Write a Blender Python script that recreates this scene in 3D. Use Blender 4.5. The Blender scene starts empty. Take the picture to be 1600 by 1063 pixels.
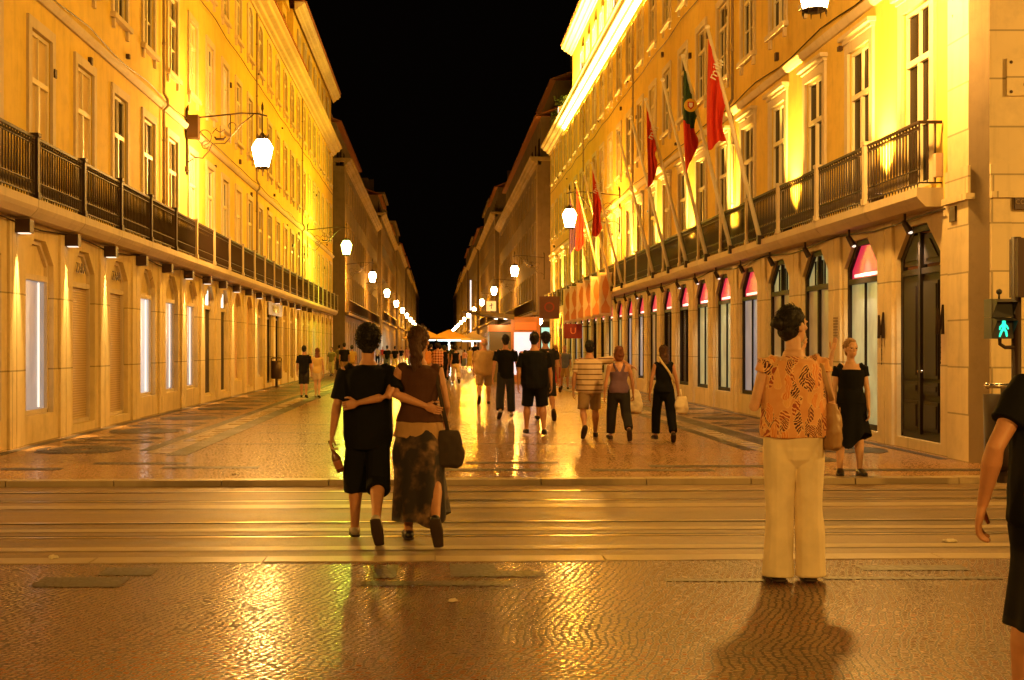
import bpy, math, random
import numpy as np
from mathutils import Vector, Matrix, noise
R = math.radians
random.seed(7)
S = bpy.context.scene
COL = S.collection
F = 2100.0; VX = 680.0; HY = 543.0; CH = 1.5      # focal length (px of the 1600 px photo), vanishing point, camera height

def G(px, py, z=0.0):
    Y = (CH - z) * F / (py - HY)
    return ((px - VX) * Y / F, Y)

# ------------------------------------------------------------------ materials
def mat(name, col=(.5,.5,.5), rough=.6, metal=0.0, emit=None, estr=0.0, spec=.5):
    m = bpy.data.materials.new(name); m.use_nodes = True
    b = m.node_tree.nodes['Principled BSDF']
    b.inputs['Base Color'].default_value = (*col, 1)
    b.inputs['Roughness'].default_value = rough
    b.inputs['Metallic'].default_value = metal
    b.inputs['Specular IOR Level'].default_value = spec
    if emit:
        b.inputs['Emission Color'].default_value = (*emit, 1)
        b.inputs['Emission Strength'].default_value = estr
    return m
class NT:
    """little helper for node trees"""
    def __init__(s, m): s.m = m; s.t = m.node_tree; s.n = s.t.nodes; s.b = s.n['Principled BSDF']
    def add(s, typ, **kw):
        n = s.n.new(typ)
        for k, v in kw.items():
            if k.startswith('_'): n.inputs[k[1:].replace('_', ' ')].default_value = v
            else: setattr(n, k, v)
        return n
    def link(s, a, b): s.t.links.new(a, b)
    def pos(s, scale=(1,1,1), rot=(0,0,0)):
        tc = s.n.new('ShaderNodeTexCoord'); mp = s.n.new('ShaderNodeMapping')
        mp.inputs['Scale'].default_value = scale; mp.inputs['Rotation'].default_value = rot
        s.link(tc.outputs['Object'], mp.inputs['Vector']); return mp.outputs[0]
    def ramp(s, fac, stops):
        r = s.n.new('ShaderNodeValToRGB'); e = r.color_ramp.elements
        while len(e) < len(stops): e.new(.5)
        for k, (p, c) in enumerate(stops):
            e[k].position = p; e[k].color = (*c, 1) if len(c) == 3 else c
        s.link(fac, r.inputs[0]); return r.outputs[0]
    def mix(s, fac, a, b, mode='MIX'):
        n = s.n.new('ShaderNodeMix'); n.data_type = 'RGBA'; n.blend_type = mode
        for sock, v in ((n.inputs[0], fac), (n.inputs[6], a), (n.inputs[7], b)):
            if isinstance(v, bpy.types.NodeSocket): s.link(v, sock)
            else: sock.default_value = v if isinstance(v, (int, float)) else (*v, 1)
        return n.outputs[2]
    def math(s, op, a, b=0.0, clamp=False):
        n = s.n.new('ShaderNodeMath'); n.operation = op; n.use_clamp = clamp
        for sock, v in ((n.inputs[0], a), (n.inputs[1], b)):
            if isinstance(v, bpy.types.NodeSocket): s.link(v, sock)
            else: sock.default_value = v
        return n.outputs[0]
    def noise(s, vec, scale, detail=4, rough=.55):
        n = s.n.new('ShaderNodeTexNoise'); n.inputs['Scale'].default_value = scale
        n.inputs['Detail'].default_value = detail; n.inputs['Roughness'].default_value = rough
        s.link(vec, n.inputs['Vector']); return n.outputs[0]
    def bump(s, h, strength, dist, prev=None):
        n = s.n.new('ShaderNodeBump'); n.inputs['Strength'].default_value = strength
        n.inputs['Distance'].default_value = dist; s.link(h, n.inputs['Height'])
        if prev is not None: s.link(prev, n.inputs['Normal'])
        return n.outputs[0]

def plaster(name, c, var=.12, stain=.25, rough=.85, joints=None):
    m = mat(name, c, rough); t = NT(m); v = t.pos()
    n1 = t.noise(v, .35, 5); n2 = t.noise(v, 2.7, 6, .65)
    streak = t.noise(t.pos((3.0, 3.0, .35)), 1.6, 5, .6)
    a = t.ramp(n1, [(.3, tuple(x*(1-var) for x in c)), (.7, tuple(min(1, x*(1+var*.4)) for x in c))])
    b = t.mix(t.math('MULTIPLY', t.ramp(n2, [(.48, (0,0,0)), (.72, (1,1,1))]), stain), a, tuple(x*.55 for x in c))
    b = t.mix(t.math('MULTIPLY', t.ramp(streak, [(.52, (0,0,0)), (.75, (1,1,1))]), stain*1.1), b, tuple(x*.5 for x in c))
    h = n2
    if joints:                                     # masonry courses cut in the stone
        br = t.add('ShaderNodeTexBrick', _Scale=1.0, _Mortar_Size=.012, _Brick_Width=joints[0], _Row_Height=joints[1])
        br.inputs['Color1'].default_value = (1,1,1,1); br.inputs['Color2'].default_value = (.86,.86,.86,1)
        br.inputs['Mortar'].default_value = (.35,.35,.35,1)
        sp = t.add('ShaderNodeSeparateXYZ'); cb = t.add('ShaderNodeCombineXYZ')
        t.link(v, sp.inputs[0]); t.link(t.math('ADD', sp.outputs[1], sp.outputs[0]), cb.inputs[0]); t.link(sp.outputs[2], cb.inputs[1])
        t.link(cb.outputs[0], br.inputs['Vector'])
        b = t.mix(.8, b, br.outputs[0], 'MULTIPLY')
        t.link(t.bump(br.outputs[1], -.5, .01, t.bump(h, .25, .01)), t.b.inputs['Normal'])
    else:
        t.link(t.bump(h, .25, .012), t.b.inputs['Normal'])
    t.link(b, t.b.inputs['Base Color'])
    return m

M = {}
M['wall_l'] = plaster('ochre wall paint', (.80,.58,.11), .14, .38)
M['wall_r'] = plaster('yellow wall paint', (.78,.55,.11), .14, .38)
M['stone'] = plaster('limestone', (.66,.55,.38), .15, .3, .75)
M['pier_l'] = plaster('painted stone piers', (.78,.63,.33), .16, .38, .8, (5.0, 1.15))
M['pier_r'] = plaster('limestone piers', (.74,.60,.36), .18, .4, .75, (5.0, 1.25))
M['corner'] = plaster('limestone corner blocks', (.78,.64,.40), .2, .42, .75, (2.6, .62))
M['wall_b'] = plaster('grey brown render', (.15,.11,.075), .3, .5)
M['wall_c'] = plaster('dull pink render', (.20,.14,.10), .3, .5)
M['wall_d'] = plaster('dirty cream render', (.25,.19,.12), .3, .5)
M['stone_d'] = plaster('weathered and shaded limestone', (.34,.25,.16), .3, .5)
M['iron'] = mat('black wrought iron', (.030,.014,.008), .55, 0, spec=.3)
M['iron_br'] = mat('brown painted iron', (.05,.022,.012), .5, .2)
M['wood'] = mat('dark painted wood', (.022,.014,.010), .55, spec=.15)
M['white_wood'] = mat('white window paint', (.80,.72,.5), .5)
M['glass'] = mat('dark window glass', (.012,.007,.005), .2, 0, spec=.04)
M['pale_window'] = mat('pale shutter and reflection tone', (.62,.46,.2), .35)  # pale shutters; also reflected yellow painted into the nearest left panes
M['shutter'] = None
def slats(name, c, pitch):
    m = mat(name, c, .45, .1); t = NT(m)
    w = t.add('ShaderNodeTexWave', wave_type='BANDS', bands_direction='Z', _Scale=1.0/pitch*.7)
    t.link(t.pos(), w.inputs['Vector'])
    t.link(t.bump(w.outputs[1], .4, .01), t.b.inputs['Normal'])
    t.link(t.mix(w.outputs[1], tuple(x*.7 for x in c), c), t.b.inputs['Base Color']); return m
M['shutter'] = slats('beige roller shutter', (.55,.40,.2), .1)
M['pink_panel'] = plaster('pale pink door panel', (.70,.48,.34), .1, .15, .6)
def display(name, c, s, c2):
    m = mat(name, (.3,.3,.3), .3); t = NT(m)
    n = t.noise(t.pos((2.2,2.2,1.1)), 1.6, 4, .6)
    t.link(t.ramp(n, [(.3, c), (.75, c2)]), t.b.inputs['Emission Color'])
    t.b.inputs['Emission Strength'].default_value = s
    return m
M['disp'] = display('lit white shop display', (.55,.55,.55), .38, (.18,.22,.30))
M['disp_white'] = display('bright white shop display', (1,.98,.92), .5, (.7,.76,.85))
M['disp_red'] = display('dim display', (.08,.025,.01), .5, (.42,.24,.08))
M['disp_green'] = display('pale green lit display', (.42,.42,.18), .75, (.14,.11,.04))
M['pink_glow'] = mat('backlit magenta fanlight', (.3,.02,.04), .3, emit=(1,.04,.10), estr=.6)
M['white_glow'] = mat('white strip light', (.8,.8,.8), .3, emit=(1,.85,.7), estr=1.2)
M['sign_white'] = mat('backlit white sign', (.8,.8,.8), .3, emit=(.85,1,.95), estr=1.2)
M['lantern_glass'] = None
def lantern_glass(name, c, s):
    m = bpy.data.materials.new(name); m.use_nodes = True; t = m.node_tree; t.nodes.clear()
    o = t.nodes.new('ShaderNodeOutputMaterial'); e = t.nodes.new('ShaderNodeEmission'); tr = t.nodes.new('ShaderNodeBsdfTransparent')
    a = t.nodes.new('ShaderNodeMixShader'); a.inputs[0].default_value = .55
    e.inputs[0].default_value = (*c, 1); e.inputs[1].default_value = s
    t.links.new(tr.outputs[0], a.inputs[1]); t.links.new(e.outputs[0], a.inputs[2]); t.links.new(a.outputs[0], o.inputs[0])
    return m
M['lg'] = lantern_glass('glowing lantern glass', (1,.68,.30), 140)
M['lg_green'] = lantern_glass('greenish glowing lantern glass', (.85,1,.25), 22)
M['pole_white'] = mat('white painted pole', (.88,.82,.66), .35)
M['tile'] = mat('terracotta tiles', (.42,.16,.06), .7)
_t = NT(M['tile']); _w = _t.add('ShaderNodeTexWave', wave_type='BANDS', bands_direction='Y', _Scale=1.5)
_t.link(_t.pos(), _w.inputs['Vector']); _t.link(_t.bump(_w.outputs[1], 1.0, .06), _t.b.inputs['Normal'])
M['flag_red'] = mat('red flag cloth', (.62,.035,.012), .8)
M['flag_green'] = mat('green flag cloth', (.02,.06,.02), .8)
M['yellow'] = mat('yellow print', (.75,.5,.05), .7)
M['flag_violet'] = mat('violet flag cloth', (.28,.16,.42), .8)
M['white_print'] = mat('white print', (.8,.78,.7), .7)
M['banner'] = mat('cream banner cloth', (.80,.62,.42), .8)
M['banner_o'] = mat('orange banner print', (.64,.26,.10), .8)
M['chrome'] = mat('brushed steel', (.6,.55,.5), .25, 1)
M['plastic_black'] = mat('black plastic', (.02,.02,.02), .4)

# ground: wet limestone setts
def setts(name, c, scale, rot, rnd, rough, dark=.35, bumpd=.006, bs=.55, sq=1.0, jw=.16):
    m = mat(name, c, rough); t = NT(m)
    v = t.pos((1,sq,1), (0,0,rot))
    warp = t.add('ShaderNodeTexNoise', _Scale=.55, _Detail=2.0); t.link(v, warp.inputs['Vector'])
    va = t.add('ShaderNodeVectorMath', operation='MULTIPLY_ADD')
    t.link(warp.outputs[1], va.inputs[0]); va.inputs[1].default_value = (.5,.5,0); t.link(v, va.inputs[2])
    ed = t.add('ShaderNodeTexVoronoi', feature='DISTANCE_TO_EDGE', _Scale=scale, _Randomness=rnd)
    cl = t.add('ShaderNodeTexVoronoi', feature='F1', _Scale=scale, _Randomness=rnd)
    t.link(va.outputs[0], ed.inputs['Vector']); t.link(va.outputs[0], cl.inputs['Vector'])
    j = t.ramp(ed.outputs['Distance'], [(jw*.3, (0,0,0)), (jw, (1,1,1))])
    hsv = t.add('ShaderNodeSeparateXYZ'); t.link(cl.outputs['Color'], hsv.inputs[0])
    cellv = t.ramp(hsv.outputs[0], [(0, tuple(x*.68 for x in c)), (1, tuple(min(1,x*1.15) for x in c))])
    big = t.ramp(t.noise(v, .5, 5, .6), [(.33, (.5,.48,.45)), (.62, (1,1,1))])
    col = t.mix(1.0, cellv, big, 'MULTIPLY')
    col = t.mix(j, tuple(x*dark for x in c), col)
    t.link(col, t.b.inputs['Base Color'])
    wet = t.ramp(t.noise(v, .8, 4, .6), [(.35, (rough*.7,)*3), (.68, (rough*1.4,)*3)])
    rr = t.math('ADD', wet, t.math('MULTIPLY', hsv.outputs[1], .08))
    t.link(t.mix(j, (.6,.6,.6), rr), t.b.inputs['Roughness'])
    dome = t.math('POWER', t.math('MULTIPLY', ed.outputs['Distance'], 2.2, True), .5)
    tilt = t.math('ADD', dome, t.math('MULTIPLY', hsv.outputs[2], .9))
    t.link(t.bump(tilt, bs, bumpd, t.bump(t.noise(v, 3, 3), .12, .012)), t.b.inputs['Normal'])
    t.b.inputs['Specular IOR Level'].default_value = .85
    return m
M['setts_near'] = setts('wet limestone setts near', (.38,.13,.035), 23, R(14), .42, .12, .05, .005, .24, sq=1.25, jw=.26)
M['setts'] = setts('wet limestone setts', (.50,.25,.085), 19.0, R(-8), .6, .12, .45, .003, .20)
M['setts_dark'] = setts('wet basalt setts', (.045,.024,.012), 19.0, R(-8), .6, .42, .55, .003, .32)
M['slab'] = setts('wet limestone slabs', (.50,.37,.21), 2.2, 0, .1, .22, .6, .004, .3)

# road: bands of worn stone and asphalt along the tram lines
m = mat('worn tram road', (.16,.10,.05), .36); t = NT(m); v = t.pos()
sp = t.add('ShaderNodeSeparateXYZ'); t.link(v, sp.inputs[0])
yy = t.math('SUBTRACT', sp.outputs[1], t.math('MULTIPLY', sp.outputs[0], .035))
cb = t.add('ShaderNodeCombineXYZ'); t.link(yy, cb.inputs[1]); t.link(t.math('MULTIPLY', sp.outputs[0], .035), cb.inputs[0])
band = t.noise(cb.outputs[0], 2.6, 4, .7)
fine = t.noise(v, 60, 3, .7)
mott = t.noise(v, 1.4, 5, .7)
c1 = t.ramp(band, [(.40, (.05,.018,.008)), (.5, (.17,.08,.03)), (.60, (.30,.165,.07))])
c1 = t.mix(.35, c1, t.ramp(mott, [(.3, (.07,.05,.03)), (.7, (.33,.24,.14))]))
c1 = t.mix(.25, c1, t.ramp(fine, [(.3, (.05,.04,.03)), (.7, (.4,.3,.18))]))
t.link(c1, t.b.inputs['Base Color'])
t.link(t.ramp(band, [(.35, (.40,)*3), (.65, (.56,)*3)]), t.b.inputs['Roughness'])
t.link(t.bump(fine, .3, .004), t.b.inputs['Normal'])
M['road'] = m
M['kerb'] = plaster('kerb stone', (.42,.32,.2), .2, .4, .4)
M['rail'] = mat('polished tram rail', (.75,.62,.45), .28, 1)
M['groove'] = mat('rail groove', (.02,.012,.008), .7)
M['paper'] = mat('crumpled paper', (.6,.52,.4), .8)

# ------------------------------------------------------------------ mesh builder
class MB:
    def __init__(s): s.v = []; s.f = []; s.mi = []
    def add(s, vs, fs, mi=0):
        o = len(s.v); s.v += [tuple(p) for p in vs]
        for f in fs: s.f.append(tuple(i+o for i in f)); s.mi.append(mi)
    def quad(s, a, b, c, d, mi=0): s.add([a,b,c,d], [(0,1,2,3)], mi)
    def box(s, x0, x1, y0, y1, z0, z1, mi=0):
        if x0 > x1: x0, x1 = x1, x0
        if y0 > y1: y0, y1 = y1, y0
        s.add([(x0,y0,z0),(x1,y0,z0),(x1,y1,z0),(x0,y1,z0),(x0,y0,z1),(x1,y0,z1),(x1,y1,z1),(x0,y1,z1)],
              [(0,3,2,1),(4,5,6,7),(0,1,5,4),(1,2,6,5),(2,3,7,6),(3,0,4,7)], mi)
    def tube(s, pts, rad, seg=10, caps=True, ref=(1,0,0), round_ends=False, mi=0):
        pts = [Vector(p) for p in pts]
        rad = [(r, r) if not isinstance(r, (tuple, list)) else r for r in (rad if isinstance(rad, (list, tuple)) else [rad]*len(pts))]
        if round_ends:
            d0 = (pts[0]-pts[1]).normalized(); d1 = (pts[-1]-pts[-2]).normalized()
            a, b = rad[0], rad[-1]; m0 = min(a)*.95; m1 = min(b)*.95
            pre = [(pts[0]+d0*m0*k, (a[0]*q, a[1]*q)) for k, q in ((1,.12),(.85,.52),(.5,.87))]
            post = [(pts[-1]+d1*m1*k, (b[0]*q, b[1]*q)) for k, q in ((.5,.87),(.85,.52),(1,.12))]
            pts = [p for p, _ in pre]+pts+[p for p, _ in post]; rad = [q for _, q in pre]+list(rad)+[q for _, q in post]
        n = len(pts); vs = []; 
        for i in range(n):
            t = (pts[min(i+1,n-1)]-pts[max(i-1,0)]).normalized()
            rf = Vector(ref)
            if abs(t.dot(rf)) > .92: rf = Vector((0,1,0)) if abs(t.y) < .9 else Vector((0,0,1))
            ax = (rf - t*rf.dot(t)).normalized(); ay = t.cross(ax)
            for k in range(seg):
                a = 2*math.pi*k/seg
                vs.append(pts[i]+ax*math.cos(a)*rad[i][0]+ay*math.sin(a)*rad[i][1])
        fs = [(i*seg+k, i*seg+(k+1)%seg, (i+1)*seg+(k+1)%seg, (i+1)*seg+k) for i in range(n-1) for k in range(seg)]
        if caps: fs += [tuple(reversed(range(seg))), tuple(range((n-1)*seg, n*seg))]
        s.add(vs, fs, mi)
    def ell(s, c, r, seg=14, rings=9, rot=None, mi=0):
        vs = []; c = Vector(c)
        for i in range(1, rings):
            th = math.pi*i/rings
            for k in range(seg):
                a = 2*math.pi*k/seg
                p = Vector((r[0]*math.sin(th)*math.cos(a), r[1]*math.sin(th)*math.sin(a), r[2]*math.cos(th)))
                if rot: p = rot @ p
                vs.append(c+p)
        top = Vector((0,0,r[2])); 
        if rot: top = rot @ top
        vs += [c+top, c-top]; n = len(vs)
        fs = [((i)*seg+k, (i+1)*seg+k, (i+1)*seg+(k+1)%seg, i*seg+(k+1)%seg) for i in range(rings-2) for k in range(seg)]
        fs += [(n-2, k, (k+1)%seg) for k in range(seg)]
        fs += [(n-1, (rings-2)*seg+(k+1)%seg, (rings-2)*seg+k) for k in range(seg)]
        s.add(vs, fs, mi)
    def mesh(s, name='m'):
        me = bpy.data.meshes.new(name); me.from_pydata(s.v, [], s.f); me.update()
        return me

def put(name, me, mats, parent=None, loc=(0,0,0), smooth=False, rot=(0,0,0)):
    if isinstance(me, MB):
        mb = me; me = mb.mesh(name)
        if not isinstance(mats, (list, tuple)): mats = [mats]
        for q in mats: me.materials.append(q)
        if len(mats) > 1: me.polygons.foreach_set('material_index', mb.mi)
    elif mats is not None and len(me.materials) == 0:
        for q in (mats if isinstance(mats, (list, tuple)) else [mats]): me.materials.append(q)
    if smooth: me.polygons.foreach_set('use_smooth', [True]*len(me.polygons))
    o = bpy.data.objects.new(name, me); COL.objects.link(o)
    o.location = loc; o.rotation_euler = rot
    if parent: o.parent = parent; REG.setdefault(parent.name, []).append(o)
    return o
REG = {}
def tag(o, label=None, cat=None, group=None, kind=None):
    if label: o['label'] = label
    if cat: o['category'] = cat
    if group: o['group'] = group
    if kind: o['kind'] = kind
    return o
def empty(name, loc=(0,0,0), rz=0, label=None, cat=None, group=None):
    o = bpy.data.objects.new(name, None); COL.objects.link(o); o.location = loc; o.rotation_euler = (0,0,rz)
    o.empty_display_size = .2
    return tag(o, label, cat, group)
def copy_tree(o, parent=None):
    c = o.copy(); COL.objects.link(c); c.parent = parent
    if parent: REG.setdefault(parent.name, []).append(c)
    for ch in REG.get(o.name, ()): copy_tree(ch, c)
    return c
def textmesh(s, size, extrude=.004, spacing=1.0):
    c = bpy.data.curves.new('t', 'FONT'); c.body = s; c.size = size; c.extrude = extrude; c.align_x = 'CENTER'; c.align_y = 'CENTER'
    c.space_character = spacing; c.resolution_u = 3
    o = bpy.data.objects.new('t', c); COL.objects.link(o)
    me = bpy.data.meshes.new_from_object(o.evaluated_get(bpy.context.evaluated_depsgraph_get()))
    bpy.data.objects.remove(o); return me
def remesh(mb, voxel, smooth=4, disp=0.0, dscale=8.0, seed=0.0, aniso=(1,1,1)):
    """union of closed pieces -> one continuous skin"""
    me = mb.mesh('tmp'); o = bpy.data.objects.new('tmp', me); COL.objects.link(o)
    m = o.modifiers.new('r', 'REMESH'); m.mode = 'VOXEL'; m.voxel_size = voxel; m.use_smooth_shade = True
    if smooth:
        s = o.modifiers.new('s', 'SMOOTH'); s.factor = .5; s.iterations = smooth
    dg = bpy.context.evaluated_depsgraph_get()
    out = bpy.data.meshes.new_from_object(o.evaluated_get(dg))
    bpy.data.objects.remove(o); bpy.data.meshes.remove(me)
    out.materials.clear()
    if disp:
        out.update(); sd = Vector((seed, seed*1.7, -seed)); ax = Vector(aniso)*dscale
        n = len(out.vertices); co = np.empty(n*3, np.float32); no = np.empty(n*3, np.float32)
        out.vertices.foreach_get('co', co); out.vertex_normals.foreach_get('vector', no); co = co.reshape(-1,3); no = no.reshape(-1,3)
        dd = np.empty(n, np.float32); N = noise.noise; q3 = Vector((9,3,1))
        for i, c in enumerate(co.tolist()):
            p = Vector((c[0]*ax.x, c[1]*ax.y, c[2]*ax.z))+sd
            r = 1-abs(N(p*.8+q3))*2.2
            dd[i] = (N(p)+.5*N(p*2.1))*.8+.7*max(-.6, r-.35)
        co += no*dd[:,None]*disp
        out.vertices.foreach_set('co', co.ravel())
        out.update()
    out.polygons.foreach_set('use_smooth', [True]*len(out.polygons))
    return out
# ------------------------------------------------------------------ people
def cloth(name, c, rough=.85, var=.15):
    m = mat(name, c, rough); t = NT(m)
    n = t.noise(t.pos(), 6, 4)
    t.link(t.ramp(n, [(.3, tuple(x*(1-var) for x in c)), (.7, tuple(x*(1+var*.5) for x in c))]), t.b.inputs['Base Color'])
    t.link(t.bump(t.noise(t.pos(), 350, 2), .15, .002), t.b.inputs['Normal'])
    if max(c) > .1: t.b.inputs['Sheen Weight'].default_value = .12
    else: t.b.inputs['Specular IOR Level'].default_value = .15
    return m
def skin(name, c):
    m = mat(name, c, .5); t = NT(m)
    t.link(t.ramp(t.noise(t.pos(), 14, 4), [(.3, tuple(x*.88 for x in c)), (.7, tuple(min(1,x*1.08) for x in c))]), t.b.inputs['Base Color'])
    return m
def hairm(name, c):
    m = mat(name, c, .62, spec=.3); t = NT(m)
    n = t.noise(t.pos((90,90,12)), 1.0, 4)
    t.link(t.mix(n, tuple(x*.4 for x in c), tuple(x*1.6 for x in c)), t.b.inputs['Base Color'])
    t.link(t.bump(n, .8, .01), t.b.inputs['Normal']); return m
SK = skin('tanned skin', (.50,.24,.13)); SK2 = skin('pale skin', (.60,.34,.21)); SK3 = skin('deep tanned skin', (.36,.15,.07))
H_BLACK = hairm('black hair', (.012,.008,.006)); H_BROWN = hairm('brown hair', (.06,.025,.012)); H_RED = hairm('auburn hair', (.16,.05,.02))
H_GREY = hairm('grey hair', (.38,.3,.22)); H_BLOND = hairm('dark blond hair', (.26,.14,.06))
C_BLACK = cloth('black cotton', (.006,.006,.008)); C_DARK = cloth('charcoal cloth', (.025,.022,.022)); C_JEANS = cloth('dark denim', (.03,.03,.038))
C_WHITE = cloth('off white linen', (.80,.66,.44)); C_CREAM = cloth('cream cotton', (.58,.46,.26)); C_TAN = cloth('tan cotton', (.42,.27,.11))
C_KHAKI = cloth('khaki cotton', (.30,.19,.09)); C_OLIVE = cloth('olive cotton', (.16,.13,.04)); C_BROWN = cloth('brown knit', (.075,.032,.018))
C_RED = cloth('red cotton', (.55,.05,.03)); C_BLUE = cloth('grey blue cotton', (.12,.14,.19)); C_PURPLE = cloth('purple jersey', (.13,.07,.12))
C_YEL = cloth('pale yellow cotton', (.65,.45,.14)); C_ORANGE = cloth('orange print cotton', (.6,.25,.07)); C_PINK = cloth('pink cotton', (.55,.25,.2))
C_SASH = cloth('beige sash', (.40,.23,.10))
L_BLACK = mat('black shoe leather', (.015,.012,.012), .35); L_WHITE = mat('pale shoe canvas', (.4,.34,.27), .6); L_SOLE = mat('dark rubber sole', (.035,.018,.012), .7)
L_TAN = mat('tan bag leather', (.34,.19,.08), .5); L_DARKBAG = cloth('dark canvas bag', (.05,.035,.025)); PLASTIC_W = mat('white plastic bag', (.8,.68,.5), .35)
# floral blouse: large leaves in maroon and cream over orange
m = cloth('tropical leaf print', (.62,.24,.06)); t = NT(m)
wp = t.add('ShaderNodeTexNoise', _Scale=5.0, _Detail=3.0); t.link(t.pos(), wp.inputs['Vector'])
va = t.add('ShaderNodeVectorMath', operation='MULTIPLY_ADD'); va.inputs[1].default_value = (.14,.14,.14)
t.link(wp.outputs[1], va.inputs[0]); t.link(t.pos(), va.inputs[2]); W = va.outputs[0]
cc = t.mix(t.noise(W, 9, 3), (.60,.22,.06), (.84,.48,.22))
for sc, off, thr, colr, ang, ws, lo in ((8.0, 0, .42, (.36,.07,.03), .5, 60, .3), (9.0, 3.3, .40, (.75,.40,.14), 2.1, 80, .4), (8.0, 7.7, .44, (.07,.012,.03), 1.2, 85, .35), (9.0, 12.1, .40, (.70,.22,.05), -.6, 70, .4), (10.0, 17.1, .40, (.16,.03,.03), .2, 95, .62)):
    mp = t.add('ShaderNodeMapping'); mp.inputs['Location'].default_value = (off,off,off); mp.inputs['Rotation'].default_value = (0,ang,0); mp.inputs['Scale'].default_value = (1.9,.6,.8); t.link(W, mp.inputs['Vector'])
    vo = t.add('ShaderNodeTexVoronoi', feature='F1', _Scale=sc, _Randomness=.8); t.link(mp.outputs[0], vo.inputs['Vector'])
    sp = t.add('ShaderNodeSeparateXYZ'); t.link(vo.outputs['Color'], sp.inputs[0]); pick = t.math('GREATER_THAN', sp.outputs[0], lo)
    inside = t.math('MULTIPLY', pick, t.math('LESS_THAN', vo.outputs['Distance'], thr)); rim = t.math('MULTIPLY', pick, t.math('LESS_THAN', vo.outputs['Distance'], thr+.028))
    wv = t.add('ShaderNodeTexWave', wave_type='BANDS', bands_direction='DIAGONAL', _Scale=ws*.33, _Distortion=3.0, _Detail=1.0, _Detail_Scale=2.0); t.link(mp.outputs[0], wv.inputs['Vector'])
    st = t.math('GREATER_THAN', wv.outputs[1], .36)
    cc = t.mix(rim, cc, (.82,.52,.24)); cc = t.mix(inside, cc, t.mix(st, (.82,.45,.18), colr))
for l in list(t.b.inputs['Base Color'].links): t.t.links.remove(l)
t.link(cc, t.b.inputs['Base Color']); C_FLORAL = m
# striped polo
m = cloth('cream polo with brown stripes', (.62,.46,.3)); t = NT(m); sp = t.add('ShaderNodeSeparateXYZ'); t.link(t.pos(), sp.inputs[0])
st = t.math('LESS_THAN', t.math('FRACT', t.math('MULTIPLY', sp.outputs[2], 11.5)), .2)
for l in list(t.b.inputs['Base Color'].links): t.t.links.remove(l)
t.link(t.mix(st, (.66,.50,.34), (.13,.05,.03)), t.b.inputs['Base Color']); C_STRIPE = m
# checked shirt
m = cloth('red checked cotton', (.5,.1,.05)); t = NT(m); sp = t.add('ShaderNodeSeparateXYZ'); t.link(t.pos(), sp.inputs[0])
a_ = t.math('LESS_THAN', t.math('FRACT', t.math('MULTIPLY', sp.outputs[2], 9)), .45); b_ = t.math('LESS_THAN', t.math('FRACT', t.math('MULTIPLY', sp.outputs[0], 9)), .45)
for l in list(t.b.inputs['Base Color'].links): t.t.links.remove(l)
t.link(t.mix(t.math('MULTIPLY', t.math('ADD', a_, b_), .5), (.68,.36,.22), (.16,.02,.015)), t.b.inputs['Base Color']); C_CHECK = m
# tie dye skirt
m = cloth('brown tie dyed cloth', (.2,.12,.07)); t = NT(m)
for l in list(t.b.inputs['Base Color'].links): t.t.links.remove(l)
t.link(t.ramp(t.noise(t.pos(), 7, 3, .5), [(.46, (.016,.009,.008)), (.56, (.075,.04,.022)), (.68, (.26,.15,.08))]), t.b.inputs['Base Color']); C_TIE = m

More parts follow.
